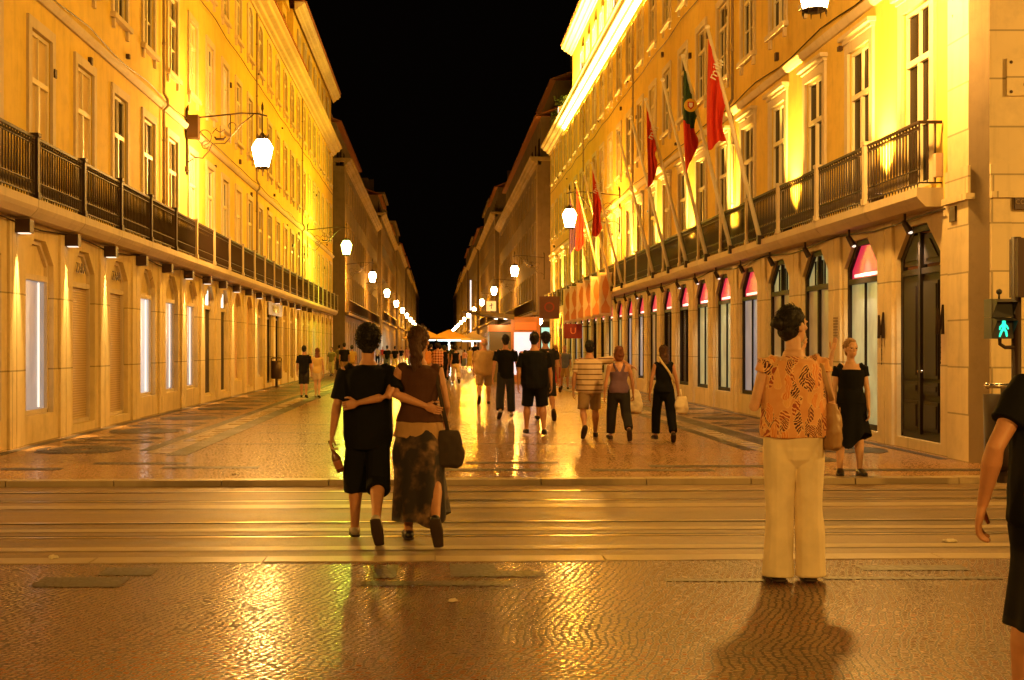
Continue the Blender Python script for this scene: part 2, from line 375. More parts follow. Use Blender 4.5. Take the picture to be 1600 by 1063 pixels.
def person(label, X, Y, H, z0=0.0, yaw=0, sex='m', sk=None, top=None, bottom=None, hair=None, legs=None, arms=None, shoes=None,
           head=0, lod=1, build=1.0, group=None, lean=0, tilt=0, hands=None, feet_bare=False, rot_torso=0):
    """top = dict(m, sleeve, hem, ease, neck, strap); bottom = dict(kind 'trousers'|'skirt'|'dress', m, end, ...); angles in degrees. Faces +Y when yaw = 0."""
    sk = sk or SK; f = sex == 'f'; h = H; vox = {0: .0065, 1: .011, 2: .02, 3: .03}[lod]; seed = random.random()*50
    B = MB()
    legs = legs or ((0,0,0), (0,0,0))
    hipx = .048*h*(1.05 if f else 1); J = {}
    for sgn, (th, kb, fp), nm in ((-1, legs[0][:3], 'L'), (1, legs[1][:3], 'R')):
        ab = legs[0 if sgn < 0 else 1][3] if len(legs[0 if sgn < 0 else 1]) > 3 else .02
        hp = Vector((sgn*hipx, 0, 0)); a = R(th); b_ = R(th-kb)
        kn = hp+Vector((sgn*ab*h, math.sin(a)*.245*h, -math.cos(a)*.245*h)); an = kn+Vector((sgn*ab*.3*h, math.sin(b_)*.235*h, -math.cos(b_)*.235*h))
        p = R(fp); d = Vector((sgn*.12, math.cos(p), -math.sin(p))).normalized(); up = Vector((0, math.sin(p), math.cos(p)))
        heel = an-up*.032*h-d*.028*h; toe = heel+d*.138*h
        J[nm] = (hp, kn, an, heel, toe, d, up)
    low = min(min(J[k][3].z, J[k][4].z) for k in 'LR')-.013*h
    hz = -low
    Rl = Matrix.Rotation(R(-lean), 3, 'X') @ Matrix.Rotation(R(tilt), 3, 'Y')
    O = Vector((0,0,hz))
    def T(p): return O+Rl @ Vector(p)            # torso space (origin = hips)
    for k in 'LR': J[k] = tuple(q+O if i < 5 else q for i, q in enumerate(J[k]))
    w = build
    rings = [(-.035,.080,.058),(.0,.092,.066),(.035,.092,.065),(.075,.078,.057),(.11,.069,.051),(.155,.076,.056),(.205,.083,.061),(.25,.080,.055),(.275,.060,.044),(.292,.038,.036)] if f else \
            [(-.035,.080,.058),(.0,.088,.064),(.035,.088,.063),(.075,.083,.060),(.11,.082,.058),(.155,.088,.062),(.205,.098,.066),(.245,.099,.060),(.272,.074,.048),(.292,.042,.038)]
    def torso(mb, e, lo=-.04, hi=.3, boxy=0, yo=0, rnd=False):
        sel = [r for r in rings if lo-.001 <= r[0] <= hi+.001]
        P = []; Q = []
        if sel[0][0] > lo+.004:
            P.append(T((0, yo*h, lo*h))); Q.append(((sel[0][1]*w+e)*h, (sel[0][2]*w+e)*h))
        for dz, rx, ry in sel:
            rx2 = rx*w; ry2 = ry*w
            if boxy: rx2 = max(rx2, boxy*w if dz < .2 else 0); ry2 = max(ry2, boxy*w*.68 if dz < .2 else 0)
            if dz > .29: e = min(e, .004)
            P.append(T((0, yo*h, dz*h))); Q.append(((rx2+e)*h, (ry2+e)*h))
        mb.tube(P, Q, 22, round_ends=(not e) or rnd)
    torso(B, 0)
    sx = (.088 if f else .101)*h*min(w, 1.12); sz = .268*h
    # neck + head
    Hc = T((0, .012*h, .402*h)); hy = R(head); HR = Rl @ Matrix.Rotation(hy, 3, 'Z')
    B.tube([T((0,-.004*h,.275*h)), T((0,0,.31*h)), T((0,.008*h,.36*h))], [.042*h*(.88 if f else 1), .031*h*(.88 if f else 1), .031*h*(.88 if f else 1)], 14, round_ends=True)
    def hd(p): return Hc+HR @ (Vector(p)*h)
    B.ell(hd((0,-.002,.012)), (.043*h,.054*h,.058*h), 18, 12, HR)
    B.ell(hd((0,.016,-.026)), (.033*h,.036*h,.040*h), 14, 10, HR)
    B.tube([hd((0,.048,.012)), hd((0,.058,-.008)), hd((0,.0605,-.013))], [.004*h,.0065*h,.0075*h], 8, round_ends=True)
    B.ell(hd((0,.050,-.031)), (.014*h,.006*h,.0045*h), 8, 6, HR)
    for s in (-1, 1):
        B.ell(hd((s*.043,-.003,-.004)), (.006*h,.013*h,.018*h), 8, 6, HR)
        B.ell(hd((s*.020,.040,-.006)), (.013*h,.012*h,.010*h), 8, 6, HR)
        B.ell(hd((s*.018,.0475,.016)), (.015*h,.006*h,.005*h), 8, 6, HR)
    # legs
    for k, s in (('L',-1), ('R',1)):
        hp, kn, an, heel, toe, d, up = J[k]
        calf = kn.lerp(an, .3)+Vector((0,-.008*h,0))
        B.tube([hp+Vector((s*-.002*h,0,.01*h)), hp.lerp(kn,.3), kn.lerp(hp,.15), kn, calf, kn.lerp(an,.65), an], [.052*h*w,.050*h*w,.036*h*w,.0315*h,.034*h*w,.025*h,.0195*h], 14, round_ends=True)
        B.tube([an, heel+d*.03*h+up*.016*h], [.021*h,.022*h], 10, round_ends=True)
        B.tube([heel+d*.008*h+up*.014*h, heel.lerp(toe,.5)+up*.012*h, toe-d*.012*h+up*.006*h], [(.021*h,.018*h),(.025*h,.016*h),(.022*h,.009*h)], 12, round_ends=True)
    # arms: (upper direction, forearm direction) for left and right
    arms = arms or (((-.16,.02,-1),(-.06,.18,-1)), ((.16,.02,-1),(.06,.18,-1)))
    A = {}
    for k, s, (ud, fd) in (('L',-1,arms[0][:2]), ('R',1,arms[1][:2])):
        sh = T((s*sx,-.002*h,sz)); u = Vector(ud).normalized(); g = Vector(fd).normalized()
        el = sh+u*.168*h; wr = el+g*.142*h; A[k] = (sh, el, wr, u, g)
        aw = .9 if f else 1.0
        B.tube([T((s*sx*.72,0,sz+.004*h)), sh, sh.lerp(el,.35), sh.lerp(el,.8), el, el.lerp(wr,.25), el.lerp(wr,.7), wr],
               [.028*h*aw,.0295*h*aw*w,.0265*h*aw*w,.0225*h*aw,.0215*h*aw,.0225*h*aw*w,.0175*h*aw,.0135*h*aw], 12, round_ends=True)
        # palm
        pn = Vector(hands[0 if s < 0 else 1]) if hands and hands[0 if s < 0 else 1] else Vector((-s,0,0))   # palm normal
        pn = (pn-g*pn.dot(g)).normalized(); pw = g.cross(pn)*(1 if s > 0 else -1)                     # pw: towards the thumb side
        if pw.y < 0 and abs(g.z) > .6: pw = -pw
        pl = wr+g*.050*h
        rr = [(.013*h,.010*h),(.0215*h,.0095*h),(.023*h,.009*h),(.020*h,.007*h)]
        B.tube([wr, wr+g*.018*h, wr+g*.036*h, pl], rr, 12, ref=tuple(pw), round_ends=True)
        A[k] += (pn, pw, pl)
    body = remesh(B, vox, 3 if lod < 2 else 1)
    if lod < 3:                                    # fingers rooted in the palm, kept apart
        Fm = MB()
        for k in 'LR':
            sh, el, wr, u, g, pn, pw, pl = A[k]
            grip = arms[0 if k == 'L' else 1][2] if len(arms[0 if k == 'L' else 1]) > 2 else .45
            for q, ln in ((-.0155,.036), (-.0052,.043), (.0052,.046), (.0155,.041)):
                b0 = pl-g*.012*h+pw*q*h; c1 = g; p1 = b0+g*.012*h+c1*ln*.42*h
                c2 = (g*math.cos(grip*1.3)+pn*math.sin(grip*1.3)).normalized(); p1 = b0+g*.012*h+(g*math.cos(grip*.5)+pn*math.sin(grip*.5))*ln*.45*h
                p2 = p1+c2*ln*.33*h; c3 = (g*math.cos(grip*2.1)+pn*math.sin(grip*2.1)); p3 = p2+c3*ln*.26*h
                Fm.tube([b0, b0+g*.012*h, p1, p2, p3], [.0052*h,.0052*h,.0050*h,.0046*h,.0038*h], 8, round_ends=True)
            tb = wr+g*.014*h+pw*.014*h
            t1 = tb+(g*.7+pw*.75+pn*.15).normalized()*.022*h; t2 = t1+(g*.95+pw*.3+pn*(.2+grip*.5)).normalized()*.018*h; t3 = t2+(g+pn*(.2+grip*.6)).normalized()*.014*h
            Fm.tube([tb, t1, t2, t3], [.0075*h,.0062*h,.0056*h,.0045*h], 8, round_ends=True)
        n0 = len(body.vertices); vs = [tuple(v.co) for v in body.vertices]+Fm.v
        fs = [tuple(p.vertices) for p in body.polygons]+[tuple(i+n0 for i in f_) for f_ in Fm.f]
        nb = bpy.data.meshes.new('body'); nb.from_pydata(vs, [], fs); nb.update(); nb.polygons.foreach_set('use_smooth', [True]*len(nb.polygons)); body = nb
    body.materials.append(sk)
    root = empty('person', (X, Y, z0), R(yaw), label, 'person', group)
    put('body', body, None, root)
    # eyes (only where a face can be seen)
    if lod == 0:
        for s in (-1, 1):
            e_ = MB(); e_.ell(hd((s*.0185,.0485,.003)), (.0075*h,.0045*h,.0042*h), 10, 8, HR); put('eye', e_, M['plastic_black'], root, smooth=True)
    # hair
    if hair:
        hk, hm = hair; Q = MB(); rough_ = .0
        if hk != 'bald':
            Q.ell(hd((0,-.012,.022)), (.048*h,.054*h,.056*h), 18, 12, HR)
            Q.ell(hd((0,-.026,-.012)), (.041*h,.034*h,.042*h), 14, 10, HR)
        else:
            for s in (-1, 1): Q.ell(hd((s*.028,-.025,-.012)), (.020*h,.030*h,.022*h), 12, 8, HR)
            Q.ell(hd((0,-.040,-.012)), (.03*h,.018*h,.022*h), 12, 8, HR)
        if hk == 'curly': Q.ell(hd((0,-.010,.028)), (.056*h,.060*h,.058*h), 18, 12, HR); rough_ = .009
        if hk == 'afro': Q.ell(hd((0,-.012,.022)), (.072*h,.070*h,.066*h), 18, 12, HR); rough_ = .016
        if hk == 'short': rough_ = .006
        if hk == 'bun': Q.ell(hd((0,-.084,.008)), (.024*h,.023*h,.023*h), 12, 9, HR); Q.ell(hd((0,-.055,.008)), (.028*h,.02*h,.022*h), 12, 8, HR); rough_ = .005
        if hk == 'pony':
            Q.tube([hd((0,-.05,.015)), hd((.004,-.072,-.01)), hd((.008,-.07,-.05)), hd((.006,-.062,-.11)), hd((.0,-.060,-.165))], [.030*h,.027*h,.029*h,.026*h,.010*h], 10, round_ends=True); rough_ = .006
        if hk == 'long':
            Q.tube([hd((0,-.02,.0)), hd((0,-.034,-.05)), hd((0,-.046,-.10)), hd((0,-.050,-.15))], [(.047*h,.04*h),(.05*h,.032*h),(.052*h,.026*h),(.036*h,.014*h)], 14, round_ends=True); rough_ = .007
        if hk == 'bob':
            Q.tube([hd((0,-.014,.01)), hd((0,-.022,-.03)), hd((0,-.024,-.055))], [(.052*h,.05*h),(.057*h,.046*h),(.048*h,.036*h)], 14, round_ends=True); rough_ = .008
        if lod < 2 and hk != 'bald':
            Sm = MB(); rg = random.Random(int(seed*100)); cnt = (420 if hk == 'curly' else 160) if lod == 0 else (150 if hk in ('curly','afro') else 60)
            for _ in range(cnt):
                a = rg.uniform(0, 6.283); e_ = rg.uniform(-.75, 1.45); cx = Vector((math.cos(a)*math.cos(e_), math.sin(a)*math.cos(e_), math.sin(e_)))
                if cx.y > .35 and cx.z < .55: continue
                base = hd((cx.x*.047, -.012+cx.y*.053, .020+cx.z*.056)); wn = HR @ cx
                if hk in ('curly','afro'):
                    k3 = .004*h; tw = rg.uniform(0,6); R0 = (1.0 if hk == 'curly' else 1.35); base = Hc+(base-Hc)*R0; u1 = wn.cross(Vector((0,0,1))).normalized(); u2 = wn.cross(u1)
                    pts = [base+wn*(q*.0034*h+.002*h)+(u1*math.cos(tw+q*1.5)+u2*math.sin(tw+q*1.5))*k3 for q in range(6)]; Sm.tube(pts, [.0026*h,.0024*h,.0022*h,.002*h,.0016*h,.0008*h], 5)
                else:
                    dn = (HR @ Vector((rg.uniform(-.25,.25), -.85, -.5 if hk in ('long','pony','bob') else -.25))); tn = (dn-wn*dn.dot(wn)).normalized(); L_ = rg.uniform(.007,.015)*h
                    pts = [base+wn*(-.001*h+.0022*h*math.sin(q*1.05))+tn*L_*q for q in range(4)]; Sm.tube(pts, [.0016*h,.002*h,.0016*h,.0006*h], 4)
            put('hair_strands', Sm, hm, root, smooth=True)
        me = remesh(Q, vox*1.0, 1, rough_*h, 40 if hk in ('curly','afro') else 22, seed); put('hair', me, hm, root)
    # clothes
    e0 = .010
    if bottom:
        k_ = bottom['kind']; bm_ = bottom['m']
        if k_ in ('trousers', 'shorts'):
            Q = MB(); torso(Q, .0055+bottom.get('e',0), -.045, bottom.get('waist', .07), rnd=True); Q.ell(T((0,-.002*h,-.035*h)), (.052*h,.050*h,.045*h), 14, 9)
            end = bottom.get('end', 1.9); r1 = bottom.get('knee', .048)+.002; r2 = bottom.get('hem', .044)
            for k, s in (('L',-1), ('R',1)):
                hp, kn, an, heel, toe, d, up = J[k]
                pts = [hp+Vector((0,0,.01*h)), hp.lerp(kn,.35), hp.lerp(kn,.7)]; rad = [.057*h*w,.056*h*w,(.056*.4+r1*.6)*h]
                if end <= 1.02: pts.append(hp.lerp(kn,end)); rad.append(r2*h)
                else:
                    pts += [kn, kn.lerp(an,(end-1)*.5), kn.lerp(an,end-1)]; rad += [r1*h, (r1+r2)*.5*h, r2*h]
                Q.tube(pts, rad, 16, round_ends=False)
            put('trousers' if end > 1.5 else 'shorts', remesh(Q, vox, 3, (.0085 if lod == 0 else .0055)*h*bottom.get('wr',1), 7, seed, (1,1,.32)), bm_, root)
        else:
            n = 44; zt = hz+(bottom.get('waist', .09))*h; ze = bottom['hem']*h; rx0, ry0 = bottom.get('r0', (.079,.06)); rx1, ry1 = bottom['r1']; vs = []; nr = 16
            off = bottom.get('off', (0,0)); asym = bottom.get('asym', 0); fold = bottom.get('fold', .012)
            for i in range(nr+1):
                q = i/nr
                for j in range(n):
                    a = 2*math.pi*j/n
                    zz = zt+(ze+asym*h*(math.cos(a*2+bottom.get('aph',0))*.5+.5*math.sin(a*3+1))-zt)*q
                    hipb = .018*math.exp(-((q-.32 if k_ == 'skirt' else q-.2)/.16)**2)
                    rx = rx0+(rx1-rx0)*q**.9+hipb; ry = ry0+(ry1-ry0)*q**.9+hipb*.8
                    fo = 1+fold*7*q*(math.sin(a*7+seed+q*1.5)*.5+.5*math.sin(a*4-seed*2))
                    vs.append((off[0]*h*q+math.cos(a)*rx*h*fo, off[1]*h*q+math.sin(a)*ry*h*fo, zz))
            fs = [(i*n+j, i*n+(j+1)%n, (i+1)*n+(j+1)%n, (i+1)*n+j) for i in range(nr) for j in range(n)]+[tuple(range(n)), tuple(reversed(range(nr*n, nr*n+n)))]
            Q = MB(); Q.add(vs, fs); put('skirt', Q, bm_, root, smooth=True)
    if top:
        Q = MB(); torso(Q, e0+top.get('ease',0), top.get('hem', -.045), top.get('neck', .299), top.get('boxy', 0))
        sl = top.get('sleeve', .55)
        for k, s in (('L',-1), ('R',1)):
            sh, el, wr = A[k][:3]
            if sl > 0:
                far = sh.lerp(el, min(sl,1)); r_ = (.033 if f else .036)*h*w**.5
                Q.tube([T((s*sx*.62,0,sz-.002*h)), T((s*sx*.86,0,sz-.001*h)), sh+Vector((s*.002*h,0,-.006*h)), sh.lerp(el, min(sl,1)*.6), far], [.026*h,.0355*h,.037*h*w**.5,r_*1.03,r_*1.08], 14, round_ends=False)
            elif sl == 0: Q.ell(T((s*sx*.86,0,sz+.003*h)), (.030*h,.034*h,.033*h), 12, 8)
            else: Q.tube([T((s*.012*h,-.058*h,.165*h)), T((s*.030*h,-.062*h,.225*h)), T((s*.052*h,-.040*h,.272*h)), T((s*.056*h,0,.290*h)), T((s*.052*h,.045*h,.24*h))], .015*h, 8, round_ends=True)
        nm = 'dress_bodice' if bottom and bottom['kind'] == 'dress' else 'shirt'
        put(nm, remesh(Q, vox, 3, .0062*h*top.get('wr',1), 7.5, seed+3, (1,1,.7)), top['m'], root)
    if shoes is not None or not feet_bare:
        sm = shoes or L_BLACK
        for k in 'LR':
            hp, kn, an, heel, toe, d, up = J[k]
            Q = MB(); rf = tuple(d.cross(up))
            Q.tube([heel+d*.004*h+up*.012*h, heel+d*.035*h+up*.020*h, heel.lerp(toe,.55)+up*.014*h, toe-d*.006*h+up*.006*h],
                   [(.023*h,.019*h),(.025*h,.024*h),(.0285*h,.018*h),(.022*h,.010*h)], 12, ref=rf, round_ends=True)
            o = put('shoe', Q, sm, root, smooth=True)
            if lod < 2:
                Q = MB(); Q.tube([heel-d*.004*h-up*.006*h, heel.lerp(toe,.5)-up*.006*h, toe+d*.004*h-up*.006*h], [(.024*h,.006*h),(.028*h,.006*h),(.022*h,.006*h)], 12, ref=rf, round_ends=True)
                put('sole', Q, L_SOLE, o, smooth=True)
    return root, A, J, T, hd
def wpt(root, p):
    a = root.rotation_euler.z; c, s = math.cos(a), math.sin(a)
    return Vector((root.location.x+p[0]*c-p[1]*s, root.location.y+p[0]*s+p[1]*c, root.location.z+p[2]))
def bag(kind, loc, size, m, label, rz=0, strap=None, cat='bag', rx=0):
    """soft sagging bag with a carrying strap through the given world points"""
    root = empty(kind, loc, rz, label, cat); Q = MB(); a, b_, c = size
    Q.tube([(0,0,0),(0,0,-c*.25),(0,0,-c*.6),(0,0,-c*.92),(0,0,-c)], [(a*.32,b_*.25),(a*.42,b_*.4),(a*.52,b_*.52),(a*.46,b_*.5),(a*.3,b_*.3)], 14, round_ends=False)
    put('bag_body', remesh(Q, max(.006, c*.03), 3, .012, 11, c*31), m, root)
    if strap:
        Q = MB(); rel = [Matrix.Rotation(-rz, 3, 'Z') @ (Vector(p)-Vector(loc)) for p in strap]
        Q.tube(rel, [(.02*size[2]/.3*.8,.004)]*len(rel), 8, ref=(1,0,0)); put('strap', Q, m, root, smooth=True)
    return root
WL = ((14,4,-6), (-10,38,52)); WR = ((-10,38,52), (14,4,-6))     # walking: left / right foot planted ahead
WLs = ((9,4,0), (-6,24,34)); WRs = ((-6,24,34), (9,4,0))
HANG = ((-.14,-.02,-1),(-.05,.16,-1))
def arm_hang(s, out=.14, fwd=0.0, fo=.05, ff=.16, grip=.5): return ((s*out, fwd, -1), (s*fo, ff+fwd, -1), grip)
def px(x, Y): return (x-VX)*Y/F
def HT(head_y, foot_y): return (foot_y-head_y)/(foot_y-HY)*CH
# ------------------------------------------------------------------ camera, world
XL, XR = 6.26, 7.0
cam = bpy.data.cameras.new('camera'); co = bpy.data.objects.new('camera', cam); COL.objects.link(co)
cam.sensor_width = 36; cam.lens = 36*F/1600; cam.shift_x = (800-VX)/1600; cam.shift_y = (HY-531.5)/1600
cam.clip_end = 3000; cam.clip_start = .1; co.location = (0,0,CH); co.rotation_euler = (R(90),0,0); S.camera = co
w = bpy.data.worlds.new('World'); S.world = w; w.use_nodes = True
w.node_tree.nodes['Background'].inputs[0].default_value = (.9,.55,.35,1); w.node_tree.nodes['Background'].inputs[1].default_value = .0012
S.view_settings.view_transform = 'Standard'; S.view_settings.look = 'None'; S.view_settings.exposure = 0; S.view_settings.gamma = 1
S.cycles.use_denoising = True; S.cycles.max_bounces = 5; S.cycles.diffuse_bounces = 3; S.cycles.glossy_bounces = 3; S.cycles.transparent_max_bounces = 12
S.cycles.caustics_reflective = False; S.cycles.caustics_refractive = False; S.cycles.sample_clamp_indirect = 6; S.cycles.sample_clamp_direct = 0
SOD = (1.0, .37, .003); LK = 13.5
def light(kind, loc, power, col=SOD, parent=None, size=.12, aim=None, spot=60, blend=.5, name='lamp_light', sx=None):
    l = bpy.data.lights.new(name, kind); l.energy = power*LK; l.color = col
    if kind == 'AREA': l.shape = 'RECTANGLE'; l.size = sx or size; l.size_y = size
    else: l.shadow_soft_size = size
    if kind == 'SPOT': l.spot_size = R(spot); l.spot_blend = blend
    o = bpy.data.objects.new(name, l); COL.objects.link(o); o.location = loc
    if parent: o.parent = parent
    if aim: o.rotation_euler = (Vector(aim)-Vector(loc)).to_track_quat('-Z', 'Y').to_euler()
    return o

RZ = -.06
# ------------------------------------------------------------------ ground
def struct(name, mb, m, smooth=False): return tag(put(name, mb, m, smooth=smooth), kind='structure')
def kl(x, y0): return y0+.035*x
g = MB(); g.quad((-600,-300,-.35),(600,-300,-.35),(600,1200,-.35),(-600,1200,-.35)); struct('ground', g, M['road'])
g = MB(); g.quad((-70,kl(-70,9.4),RZ),(70,kl(70,9.4),RZ),(70,kl(70,15.4),RZ),(-70,kl(-70,15.4),RZ)); struct('road', g, M['road'])
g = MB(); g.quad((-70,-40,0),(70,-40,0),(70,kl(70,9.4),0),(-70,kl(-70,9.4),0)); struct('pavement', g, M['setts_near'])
g = MB(); g.quad((-70,kl(-70,15.42),0),(70,kl(70,15.42),0),(70,560,0),(-70,560,0)); struct('promenade', g, M['setts'])
for nm, y0, y1, fy in (('near_kerb', 9.4, 9.64, 1), ('far_kerb', 15.18, 15.42, 0)):
    g = MB()
    n = 100; xs = [-60+120*i/n for i in range(n+1)]
    for i in range(n):
        a, b = xs[i]+.006, xs[i+1]-.006; z = .004+random.uniform(0,.005); j = random.uniform(-.006,.006)
        A_ = [(a,kl(a,y0+j)),(b,kl(b,y0+j)),(b,kl(b,y1+j)),(a,kl(a,y1+j))]
        g.add([(x,y,-.2) for x,y in A_]+[(x,y,z) for x,y in A_], [(4,5,6,7),(0,1,5,4),(1,2,6,5),(2,3,7,6),(3,0,4,7)])
    tag(put('kerb', g, M['kerb']), kind='structure')
# tram rails: photo rows 772, 787, 822, 845 at x = 0..1500
for i, (y, lb) in enumerate(((14.55, 'tram rail nearest the far kerb'), (13.68, 'second tram rail from the far kerb'), (12.02, 'third tram rail from the far kerb, beyond the walking couple\'s feet'), (11.10, 'tram rail nearest the near pavement'))):
    r_ = empty('tram_rail', (0, y, RZ), 0, lb, 'tram rail', 'tram rails sunk in the road')
    sdir = 1 if i % 2 == 0 else -1
    g = MB(); g.add([(-60,-2.1-.028,.004),(60,2.1-.028,.004),(60,2.1+.028,.004),(-60,-2.1+.028,.004)], [(0,1,2,3)]); put('rail_head', g, M['rail'], r_)
    g = MB(); a, b = (.03,.085) if sdir < 0 else (-.085,-.03)
    g.add([(-60,-2.1+a,.0045),(60,2.1+a,.0045),(60,2.1+b,.0045),(-60,-2.1+b,.0045)], [(0,1,2,3)]); put('groove', g, M['groove'], r_)
# stone strips between the rails
for y0, y1, nm in ((13.05,13.35,1),(11.42,11.6,1),(10.35,10.55,1)):
    g = MB(); g.add([(-60,y0-2.1,RZ+.004),(60,y0+2.1,RZ+.004),(60,y1+2.1,RZ+.004),(-60,y1-2.1,RZ+.004)], [(0,1,2,3)]); struct('paving_strip', g, M['kerb'] if nm else M['groove' if False else 'setts_dark'])
# mosaic bands and scrolls in the promenade
def ribbon(mb, pts, wd, z=.004):
    L = []; 
    for i, p in enumerate(pts):
        a = pts[max(i-1,0)]; b = pts[min(i+1,len(pts)-1)]; dx, dy = b[0]-a[0], b[1]-a[1]; l = math.hypot(dx,dy) or 1
        ww = wd*(math.sin(math.pi*(i+.5)/len(pts))**.5 if wd > 0 else 1); ww = abs(ww)
        L.append(((p[0]-dy/l*ww/2, p[1]+dx/l*ww/2, z), (p[0]+dy/l*ww/2, p[1]-dx/l*ww/2, z)))
    for i in range(len(L)-1): mb.quad(L[i][1], L[i+1][1], L[i+1][0], L[i][0])
g = MB()
def strip(x0, x1, y0, y1, z=.004): g.quad((x0,y0,z),(x1,y0,z),(x1,y1,z),(x0,y1,z))
strip(-3.75,-3.45,18.6,420); strip(-4.3,-4.1,19.5,420); strip(4.5,4.68,19.6,420); strip(5.0,5.36,17.6,420)
strip(-6.18,-6.02,18,420); strip(6.75,6.9,18,420)
for y in [20.8,23.5,26,28.7]+[31+3.2*i for i in range(60)]:
    strip(-3.5+random.uniform(0,1.5), 4.5-random.uniform(0,1.2), y, y+.07+.0012*y, .0043)
for x0,x1,y in ((-3.4,-2.2,16.6),(-6,-4.6,16.4),(-.5,1.4,16.3),(1.9,3.4,16.25),(2.7,4.3,16.8),(-4.4,-3.2,17.2),(4.9,7.6,16.3),(.4,1.6,17.3)): strip(x0,x1,y,y+.28,.0043)
struct('paving_band', g, M['setts_dark'])
g = MB(); strip(-4.12,-3.72,19.0,420,.0035); strip(4.68,5.0,18.6,420,.0035); struct('gutter_band', g, M['slab'])
g = MB()
for s, xa, xb in ((-1, 4.45, 5.9), (1, 5.45, 6.65)):
    y = 18.6
    xm = (xa+xb)/2*s; hw = (xb-xa)/2
    while y < 95:
        for q in range(5):                        # a scroll motif: two spirals and leaves
            ph = q*1.26+random.uniform(-.1,.1)
            pts = []
            for i in range(14):
                tt = i/13; rr = hw*(.95-.8*tt); an = ph+tt*3.6
                pts.append((xm+math.cos(an)*rr, y+1.1+math.sin(an)*rr*1.25))
            ribbon(g, pts, .2, .004+.0004*q)
        ribbon(g, [(xm+hw*.9*math.sin(k*.55), y+2.2+k*.16) for k in range(12)], .18, .0045)
        ribbon(g, [(xm-hw*.9*math.sin(k*.55), y+2.2+k*.16) for k in range(12)], .18, .0049)
        y += 4.4
struct('paving_scroll', g, M['setts_dark'])
# dark patches, covers and drain lines in the near pavement
g = MB()
def patch(x0,y0,x1,y1,z=.004):
    a = G(x0,y1); b = G(x1,y0); g.quad((a[0],a[1],z),(b[0],a[1],z),(b[0],b[1],z),(a[0],b[1],z))
patch(704,882,772,902); patch(760,893,850,902,.0045); patch(583,884,622,904); patch(556,909,800,916); patch(45,903,205,918); patch(150,888,250,900)
patch(1040,905,1190,909); patch(1290,902,1560,906); patch(1350,884,1500,892)
struct('paving_patch', g, M['setts_dark'])
def litter(x, y, z, s, lb, c='paper'):
    X, Y = G(x, y, z); o = MB(); o.ell((0,0,s*.12), (s, s*.7, s*.16), 9, 6)
    me = remesh(o, s*.12, 0, s*.3, 14/s*.1, x); tag(put('crumpled_paper', me, M[c], None, (X, Y, z+.006), rot=(0,0,x)), lb, 'litter', 'scraps of litter on the ground')
litter(83, 874, 0, .045, 'pale crumpled paper on the near kerb at far left')
litter(708, 941, 0, .035, 'small pale scrap on the near setts below the dark drain patch')
litter(1483, 848, RZ, .06, 'flat white scrap on the road beside the blurred passer-by\'s hand')
litter(368, 742, 0, .04, 'small pale scrap lying just beyond the far kerb')

# ------------------------------------------------------------------ facades
ARCHP = {'rect': [(0,1),(1,1)], 'cham': [(0,0),(.3,1),(.7,1),(1,0)],
         'seg': [(0,0),(.1,.42),(.28,.8),(.5,1),(.72,.8),(.9,.42),(1,0)]}
def hole_outline(u0, u1, z0, z1, arch, rise):
    zs = z1-(rise if arch != 'rect' else 0)
    pts = [(u0, z0)]
    for a, b in ARCHP[arch]: pts.append((u0+a*(u1-u0), zs+b*rise if arch != 'rect' else z1))
    pts.append((u1, z0)); return pts
def cell(mb, P, u0, u1, z0, z1, hole=None, depth=.18, mi=0, mr=0):
    """wall panel with one opening and its reveal; P maps (u, d, z) to a point"""
    if not hole: mb.quad(P(u0,0,z0), P(u1,0,z0), P(u1,0,z1), P(u0,0,z1), mi); return
    a, b, c, d, arch, rise = hole; pts = hole_outline(a, b, c, d, arch, rise)
    if c > z0: mb.quad(P(u0,0,z0), P(u1,0,z0), P(u1,0,c), P(u0,0,c), mi)
    top = pts[1:-1]
    mb.quad(P(u0,0,c), P(a,0,c), P(a,0,top[0][1]), P(u0,0,top[0][1]), mi)
    mb.quad(P(b,0,c), P(u1,0,c), P(u1,0,top[-1][1]), P(b,0,top[-1][1]), mi)
    mb.quad(P(u0,0,top[0][1]), P(a,0,top[0][1]), P(a,0,z1), P(u0,0,z1), mi)
    mb.quad(P(b,0,top[-1][1]), P(u1,0,top[-1][1]), P(u1,0,z1), P(b,0,z1), mi)
    for (p, q) in zip(top, top[1:]): mb.quad(P(p[0],0,p[1]), P(q[0],0,q[1]), P(q[0],0,z1), P(p[0],0,z1), mi)
    loop = pts+[pts[0]]
    for (p, q) in zip(loop, loop[1:]): mb.quad(P(p[0],0,p[1]), P(q[0],0,q[1]), P(q[0],depth,q[1]), P(p[0],depth,p[1]), mr)
def prism(mb, P, outl, d0, d1, mi=0):
    n = len(outl); mb.add([P(u,d0,z) for u, z in outl]+[P(u,d1,z) for u, z in outl],
        [tuple(range(n)), tuple(reversed(range(n, 2*n)))]+[(i, (i+1)%n, n+(i+1)%n, n+i) for i in range(n)], mi)
def bx(mb, P, u0, u1, d0, d1, z0, z1, mi=0): prism(mb, P, [(u0,z0),(u1,z0),(u1,z1),(u0,z1)], d0, d1, mi)
def surround(mb, P, w, z0, h, arch, rise, t, d=.045):
    o = hole_outline(-w/2-t, w/2+t, z0, h+t, arch, rise*1.1 if rise else 0); i = hole_outline(-w/2, w/2, z0, h, arch, rise)
    for k in range(len(o)-1):
        a, b, c, e = o[k], o[k+1], i[k+1], i[k]
        vs = [P(*(q[0],-d,q[1])) for q in (a,b,c,e)]+[P(*(q[0],.01,q[1])) for q in (a,b,c,e)]
        mb.add(vs, [(0,1,2,3),(4,7,6,5),(0,4,5,1),(1,5,6,2),(2,6,7,3),(3,7,4,0)])

